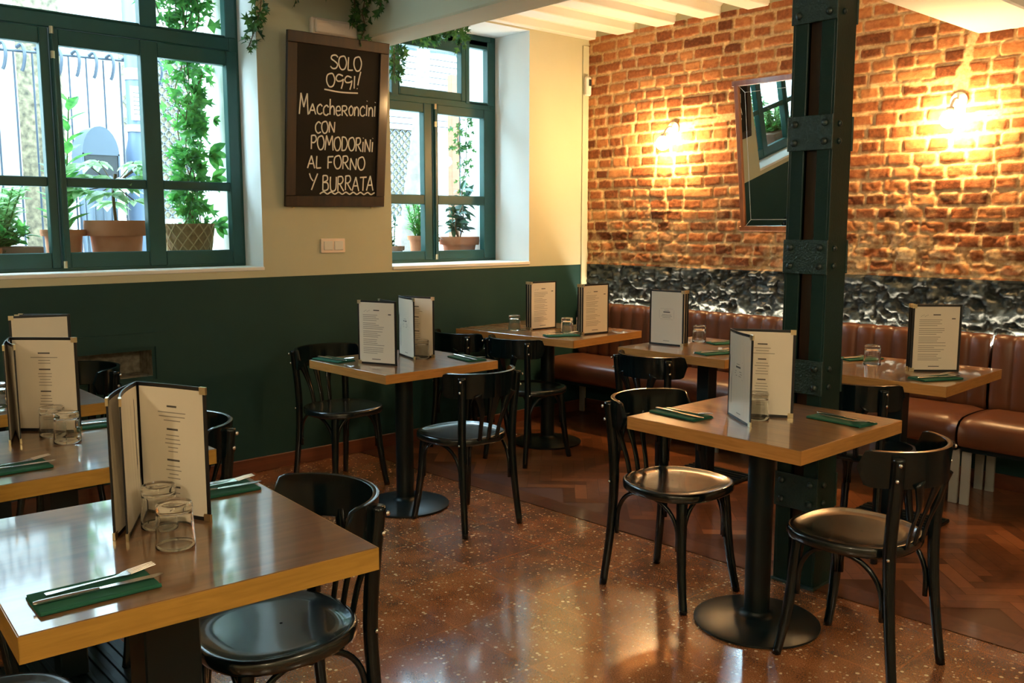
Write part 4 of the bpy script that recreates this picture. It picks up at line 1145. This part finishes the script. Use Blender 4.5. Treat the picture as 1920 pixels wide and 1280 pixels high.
vine('ivy_vine', 'ivy trailing down the front of the white ceiling beam', [[(.30, -2.07, 2.78), (.20, -2.08, 2.74), (.14, -2.075, 2.66), (.17, -2.08, 2.56), (.10, -2.08, 2.50)], [(.30, -2.07, 2.78), (.36, -2.085, 2.72), (.32, -2.08, 2.64)], [(.36, -2.07, 2.77), (.50, -2.085, 2.735), (.62, -2.075, 2.72)], [(.05, -2.08, 2.78), (.08, -2.09, 2.70), (.05, -2.08, 2.58)]], M_IVY, M_STEM, .062, 80, 3, group='indoor ivy', spread=.03)
vine('ivy_vine', 'ivy draped over the top of the right window under the beam', [[(-.10, -1.70, 2.75), (-.14, -1.655, 2.66), (-.16, -1.65, 2.52), (-.15, -1.66, 2.38)], [(-.12, -1.78, 2.76), (-.16, -1.60, 2.70), (-.20, -1.42, 2.68), (-.22, -1.22, 2.72), (-.18, -1.08, 2.755)], [(-.18, -1.62, 2.72), (-.20, -1.57, 2.60), (-.20, -1.58, 2.46)], [(-.24, -1.34, 2.72), (-.24, -1.30, 2.64)], [(-.2, -1.05, 2.74), (-.24, -1.04, 2.66)]], M_IVY, M_STEM, .070, 130, 4, group='indoor ivy', spread=.035)

# ------------------------------------------------------------------ pots on the outer window ledges
ZP = 1.186
def pot_profile(rb, rt, h, rim=.03):
    return [(.001, 0), (rb, 0), (rb+(rt*.85-rb)*.98, h-rim), (rt*1.0, h-rim), (rt*1.04, h-rim*.5), (rt*1.03, h), (rt*.93, h), (rt*.90, h-.03), (.001, h-.03)]
def potted(name, label, x, y, rb, rt, h, m, z=ZP, rim=.035, group='pots on the window ledges', sides=36):
    t = tag(empty(name, (x, y, z)), label, 'potted plant', group)
    mb = MB(); mb.lathe(pot_profile(rb, rt, h, rim), sides, cap=False); mb.build('pot', m, t, autosmooth=35)
    mb = MB(); mb.lathe([(.001, h-.028), (rt*.9, h-.028)], 20, cap=False); mb.build('soil', M_SOIL, t)
    return t
def foliage(t, h, kind, n, L, spread, hgt, m, seed, stems=5, stem_m=None, up=.4):
    rs = random.Random(seed); st = MB(); lf = MB()
    for s in range(stems):
        a = rs.uniform(0, 2*PI); r = spread*rs.uniform(.3, 1)
        top = Vector((math.cos(a)*r, math.sin(a)*r, h+hgt*rs.uniform(.7, 1.0))); b = Vector((top.x*.2, top.y*.2, h-.03))
        P = spline([b, b.lerp(top, .5)+Vector((0, 0, .02)), top], 6); st.tube(P, .004, 5)
        for k in range(n):
            f = rs.uniform(.15, 1); p = b.lerp(top, f)
            d = Vector((rs.gauss(0, 1), rs.gauss(0, 1), rs.gauss(up, .4)))
            add_leaf(lf, p, d, (rs.gauss(0, .3), rs.gauss(0, .3), 1), L*rs.uniform(.6, 1.2), kind)
    st.build('stem', stem_m or M_STEMG, t); lf.build('foliage', m, t)
# left window
t = tag(empty('potted_ivy', (-.50, -2.905, ZP)), 'climbing ivy in a cream woven basket pot behind the left window', 'potted plant', 'pots on the window ledges')
mb = MB(); rows = []
for j in range(25):
    f = j/24; z = .245*f; r0 = .112+.034*f
    rows.append([((r0+.005*math.sin(8*a+PI*2*f*2.0)*math.sin(8*a-PI*2*f*2.0))*math.cos(a), (r0+.005*math.sin(8*a+PI*2*f*2.0)*math.sin(8*a-PI*2*f*2.0))*math.sin(a), z) for a in [2*PI*i/96 for i in range(96)]])
mb.grid(rows, True); mb.lathe([(.146, .245), (.138, .245), (.135, .21), (.001, .21)], 48, cap=False); mb.lathe([(.001, 0), (.112, 0)], 48, cap=False)
pt = mb.build('pot', M_BASKET, t, smooth=True)
mb = MB()
for k in range(14):
    for sg in (1, -1):
        mb.tube([((.1135+.034*f)*math.cos(2*PI*k/14+sg*1.35*f), (.1135+.034*f)*math.sin(2*PI*k/14+sg*1.35*f), .245*f) for f in [i/14 for i in range(15)]], .0042, 5)
mb.build('woven_cord', M_CORD, pt, smooth=True)
rs = random.Random(12); st = MB(); lf = MB()
for k in range(6):
    pts = []
    for j in range(9): pts.append((rs.gauss(0, .03), rs.gauss(0, .045)+.02, .22+1.42*j/8))
    P = spline(pts, 6); st.tube(P, .0035, 5)
    for q in range(80):
        p = P[rs.randrange(len(P))]
        d = Vector((rs.gauss(.3, 1), rs.gauss(0, 1), rs.gauss(-.2, .6))).normalized()
        add_leaf(lf, p+d*rs.uniform(.01, .06), d, (rs.gauss(.8, .5), rs.gauss(-.4, .5), rs.gauss(.4, .5)), rs.uniform(.055, .115), 'ivy')
for (p, L) in (((.08, .11, .66), .15), ((.06, .13, .52), .13), ((.05, .15, .24), .12), ((.02, .17, .86), .06)):
    for a in (-.9, -.3, .3, .9):
        add_leaf(lf, p, (0.1, math.cos(a)*.6+.2, math.sin(a)-.4), (1, -.4, .3), L*.8, 'oval')
st.build('stem', M_STEM, t); lf.build('foliage', M_LEAFB, t)
t = potted('potted_aralia', 'wide terracotta pot with a palmate leaved plant behind the left window', -.52, -3.315, .120, .163, .262, M_TERRA, rim=.085)
rs = random.Random(3); st = MB(); lf = MB()
st.tube(spline([(0, 0, .23), (.01, -.01, .40), (0, .01, .52)], 6), .009, 7)
for k in range(16):
    a = 2*PI*k/16+.3; r = rs.uniform(.08, .19); hub = Vector((math.cos(a)*r*.8+.03, math.sin(a)*r, .50+rs.uniform(-.14, .10)))
    st.tube([(0, 0, .46), hub], .003, 5)
    for j in range(7):
        b = -1.5+3.0*j/6; d = Vector((math.cos(a+b), math.sin(a+b), rs.uniform(-.3, .1)))
        add_leaf(lf, hub, d, (.3, -.2, 1), rs.uniform(.14, .20)*(1-.12*abs(j-3)), 'oval', droop=.25)
st.build('stem', M_STEM, t); lf.build('foliage', M_LEAFP, t)
t = potted('potted_laurel', 'terracotta pot with a tall upright leafy shoot by the window post', -.56, -3.585, .080, .112, .212, M_TERRA)
rs = random.Random(6); st = MB(); lf = MB()
for (dx, dy, hh) in ((.0, .07, .93), (-.02, -.02, .60), (.02, .03, .45)):
    P = spline([(0, 0, .18), (dx*.5, dy*.5, hh*.55), (dx, dy, hh)], 8); st.tube(P, .004, 5)
    for k in range(int(hh*26)):
        f = .25+.75*k/(hh*26); p = P[int(f*(len(P)-1))]; a = k*2.4
        add_leaf(lf, p, (math.cos(a), math.sin(a), .75), (-math.cos(a), -math.sin(a), 1), rs.uniform(.11, .16), 'oval')
st.build('stem', M_STEMG, t); lf.build('foliage', M_LEAFB, t)
t = tag(empty('planter_trough', (-.50, -3.94, ZP)), 'grey brown planter trough with bushy herbs at the left window edge', 'potted plant', 'pots on the window ledges')
mb = MB(); mb.bbox(-.09, .09, -.20, .20, 0, .115, .008); mb.bbox(-.10, .10, -.21, .21, .085, .125, .006); mb.build('pot', M_TERRAB, t)
foliage(t, .12, 'oval', 34, .062, .20, .32, M_LEAFP, 31, stems=16)
foliage(t, .12, 'oval', 16, .075, .19, .10, M_LEAFB, 32, stems=26)
t = potted('potted_herb', 'small terracotta pot at the far left edge of the left window', -.36, -4.02, .06, .078, .12, M_TERRA, rim=.03)
foliage(t, .11, 'oval', 20, .05, .08, .16, M_LEAFP, 33, stems=5)
# right window
t = potted('potted_rubber_plant', 'terracotta pot with a dark leaved plant at the right of the right window', -.60, -.775, .105, .148, .175, M_TERRA, rim=.06, z=1.161)
rs = random.Random(9); st = MB(); lf = MB()
for k in range(5):
    P = spline([(0, 0, .15), (.02*k-.04, rs.uniform(-.05, .07), .28), (.03*k-.06, rs.uniform(-.10, .12), .40+.03*k)], 6); st.tube(P, .005, 5)
    for q in range(16):
        p = P[rs.randrange(4, len(P))]; add_leaf(lf, p, (rs.gauss(.3, .7), rs.gauss(0, 1), rs.gauss(.2, .5)), (.5, -.3, 1), rs.uniform(.07, .13), 'oval')
st.build('stem', M_STEM, t); lf.build('foliage', M_LEAFD, t)
t = potted('potted_seedling', 'orange terracotta pot half hidden behind the right window post', -.66, -1.02, .062, .085, .17, M_TERRA, rim=.03, z=1.161)
foliage(t, .16, 'blade', 10, .16, .06, .12, M_LEAFD, 35, stems=3)
t = potted('potted_fern', 'terracotta pot with feathery bright green foliage in the right window', -.56, -1.175, .058, .085, .185, M_TERRA, rim=.03, z=1.161)
foliage(t, .17, 'blade', 40, .07, .10, .26, M_LEAFB, 36, stems=12, up=.8)
t = potted('potted_succulent', 'small dark pot with a sparse plant at the left of the right window', -.56, -1.405, .055, .078, .115, M_TERRAB, rim=.03, z=1.161)
foliage(t, .11, 'oval', 14, .05, .06, .22, M_LEAFD, 37, stems=3)
vine('ivy_vine', 'pale ivy strand hanging outside along the right side of the right window', [[(-.60, -.66, 2.30), (-.58, -.72, 2.10), (-.60, -.70, 1.90), (-.62, -.72, 1.72), (-.60, -.74, 1.55)], [(-.62, -.70, 2.28), (-.60, -.78, 2.12), (-.60, -.76, 1.95), (-.60, -.70, 1.80)]], M_IVY, M_STEM, .050, 70, 8, spread=.05)
vine('ivy_vine', 'bright ivy outside the top right of the left window', [[(-.52, -2.90, 2.86), (-.50, -2.98, 2.70), (-.48, -2.94, 2.58), (-.50, -2.88, 2.50)], [(-.52, -3.02, 2.86), (-.50, -3.05, 2.72), (-.50, -3.0, 2.55)], [(-.50, -2.82, 2.86), (-.50, -2.80, 2.72)]], M_LEAFB, M_STEM, .075, 95, 9, spread=.06)

# ------------------------------------------------------------------ the street
ZG = 1.05
mb = MB(); mb.box(-9, -.78, -14, 9, .8, ZG); tag(mb.build('street_pavement', M_STREET), 'pale street pavement outside the windows', 'pavement', kind='structure')
t = tag(empty('facade', (-6.0, -2.5, ZG)), 'pale building across the street, bleached by daylight', 'building')
mb = MB(); mb.box(-.4, 0, -9, 9, 0, 4.6); mb.build('wall', M_FACADE, t)
rs = random.Random(2)
for (y0, y1, z0, z1) in ((1.15, 1.95, .45, 2.3), (2.35, 2.95, .45, 2.3), (4.3, 5.2, .5, 2.6), (5.9, 6.7, .5, 2.6)):
    mb = MB(); mb.box(0, .05, y0, y1, z0, z1); w_ = mb.build('window', M_STONE, t)
    mb = MB(); n = int((y1-y0+z1-z0)/.11)
    for k in range(n):
        for sg in (1, -1):
            c0 = y0 + .11*k if sg == 1 else y1 - .11*k
            a = (c0, z0); b = (c0-sg*(z1-z0), z1)
            # clip the diagonal to the window
            pts = []
            for q in range(25):
                yy = a[0]+(b[0]-a[0])*q/24; zz = a[1]+(b[1]-a[1])*q/24
                if y0 <= yy <= y1: pts.append((.07, yy, zz))
            if len(pts) > 1: mb.tube([pts[0], pts[-1]], .010, 4)
    mb.build('lattice', M_LATTICE, w_)
for z in (.7, 1.25, 1.8, 2.35, 2.9):
    mb = MB(); mb.box(0, .012, 2.95, 4.3, z, z+.02); mb.build('joint', M_FACADED, t)
mb = MB(); mb.box(0, .16, -9, 9, 2.95, 3.10); mb.build('cornice', M_FACADE, t)
t = tag(empty('roller_shutter', (-5.9, 3.0, ZG+1.7)), 'slatted pale shutter across the street seen in the top of the right window', 'shutter')
mb = MB()
for k in range(13): mb.bbox(0, .04, -1.0, 1.4, .085*k, .085*k+.07, .006)
mb.build('slats', M_FACADE, t)
mb = MB(); mb.box(-.01, .012, -1.0, 1.4, 0, 1.1); mb.build('backing', M_FACADED, t)
mb = MB(); mb.tube(spline([(.10, -1.0, 1.16), (.11, -.4, 1.10), (.10, .2, 1.12), (.11, .8, 1.08), (.10, 1.4, 1.10)], 4), .03, 6); mb.build('cable', M_RAIL, t)
t = tag(empty('stone_pillar', (-3.2, -3.42, ZG)), 'ochre stone pillar outside, seen through the left window', 'pillar')
mb = MB(); mb.bbox(-.15, .15, .02, .62, 0, 2.4, .02); mb.build('shaft', M_STONE, t)
t = tag(empty('white_column', (-2.6, -4.02, ZG)), 'plain white column outside at the left edge of the left window', 'pillar')
mb = MB(); mb.bbox(-.2, .2, -.55, .72, 0, 3.4, .02); mb.build('shaft', M_FACADE, t)
t = tag(empty('street_railing', (-2.35, -3.2, ZG)), 'iron railing with curled hook tops seen through the left window', 'railing')
mb = MB(); mb.tube([(0, -.9, 1.56), (0, .85, 1.60)], .010, 6); mb.build('top_rail', M_RAIL, t)
for k in range(15):
    y = -.85+.12*k; mb = MB()
    mb.tube([(0, y, 0), (0, y, 1.58)], .007, 6)
    mb.tube(spline([(0, y+.02, 1.60), (0.03, y+.05, 1.62), (.05, y+.06, 1.55), (.04, y+.05, 1.47), (.03, y+.04, 1.44)], 4), .012, 6)
    mb.build('bar', M_RAIL, t)
t = tag(empty('litter_bin', (-2.05, -2.915, ZG)), 'blue grey litter bin with a rounded hood outside the left window', 'bin')
mb = MB(); mb.lathe([(.001, 0), (.105, 0), (.128, .66), (.132, .68), (.132, .72), (.001, .72)], 28); mb.build('body', M_BIN, t, autosmooth=40)
mb = MB()
for k in range(12):
    a = 2*PI*k/12; mb.box(-.004, .004, -.004, .004, .05, .64, Matrix.Rotation(a, 4, 'Z') @ Matrix.Translation((.124, 0, 0)))
mb.build('ribs', M_BIN, t)
rows = []
for i in range(13):
    a = PI*i/12; rows.append([(x, -.125*math.cos(a), .86+.20*math.sin(a)) for x in (-.12, -.06, 0, .06, .12)])
mb = MB(); mb.grid(rows); mb.f.append(tuple(5*i for i in range(13))); mb.m.append(0); mb.f.append(tuple(5*i+4 for i in range(13))[::-1]); mb.m.append(0); mb.box(-.12, .12, -.127, -.115, .71, .87); mb.box(-.12, .12, .115, .127, .71, .87); mb.build('hood', M_BIN, t, autosmooth=40)
mb = MB(); mb.box(-.116, .116, -.110, .110, .715, .88); mb.build('liner', M_BINH, t)
t = tag(empty('street_lamp', (-2.1, -2.60, ZG)), 'blue grey lamp post carrying a notice outside the left window', 'street lamp')
mb = MB(); mb.lathe([(.085, 0), (.085, .9), (.062, 1.0), (.060, 3.6)], 20); mb.build('post', M_POST, t, autosmooth=40)
mb = MB(); mb.lathe([(.070, 1.42), (.070, 1.50)], 20); mb.lathe([(.072, 1.05), (.072, 1.10)], 20); mb.build('collar', M_FACADE, t)
mb = MB(); mb.box(.060, .066, -.055, .065, 1.13, 1.37); n_ = mb.build('notice', M_NOTICE, t)
mb = MB()
for k in range(6): mb.box(.0661, .0668, -.038, .045-.01*(k % 3), 1.17+.03*k, 1.178+.03*k)
mb.build('printed_text', M_INKD, n_)
t = tag(empty('tree', (-1.9, -.315, ZG)), 'pale barked leaning tree trunk outside the right window', 'tree')
mb = MB(); P = spline([(0, 0, 0), (0, .02, .5), (0, .10, 1.0), (0, .16, 1.5), (0, .20, 2.2), (0, .22, 3.4)], 5)
mb.tube(P, [.080-.0012*i for i in range(len(P))], 12); mb.build('trunk', M_TRUNK, t, smooth=True)
t = tag(empty('wooden_post', (-1.35, -.23, ZG)), 'orange brown wooden post outside the right window', 'post')
mb = MB(); mb.bbox(-.03, .03, -.04, .04, 0, 1.62, .004); mb.build('shaft', M_POSTWOOD, t)
mb = MB(); mb.bbox(-.03, .03, .042, .075, 0, 1.62, .004); mb.build('side_rail', M_RAIL, t)
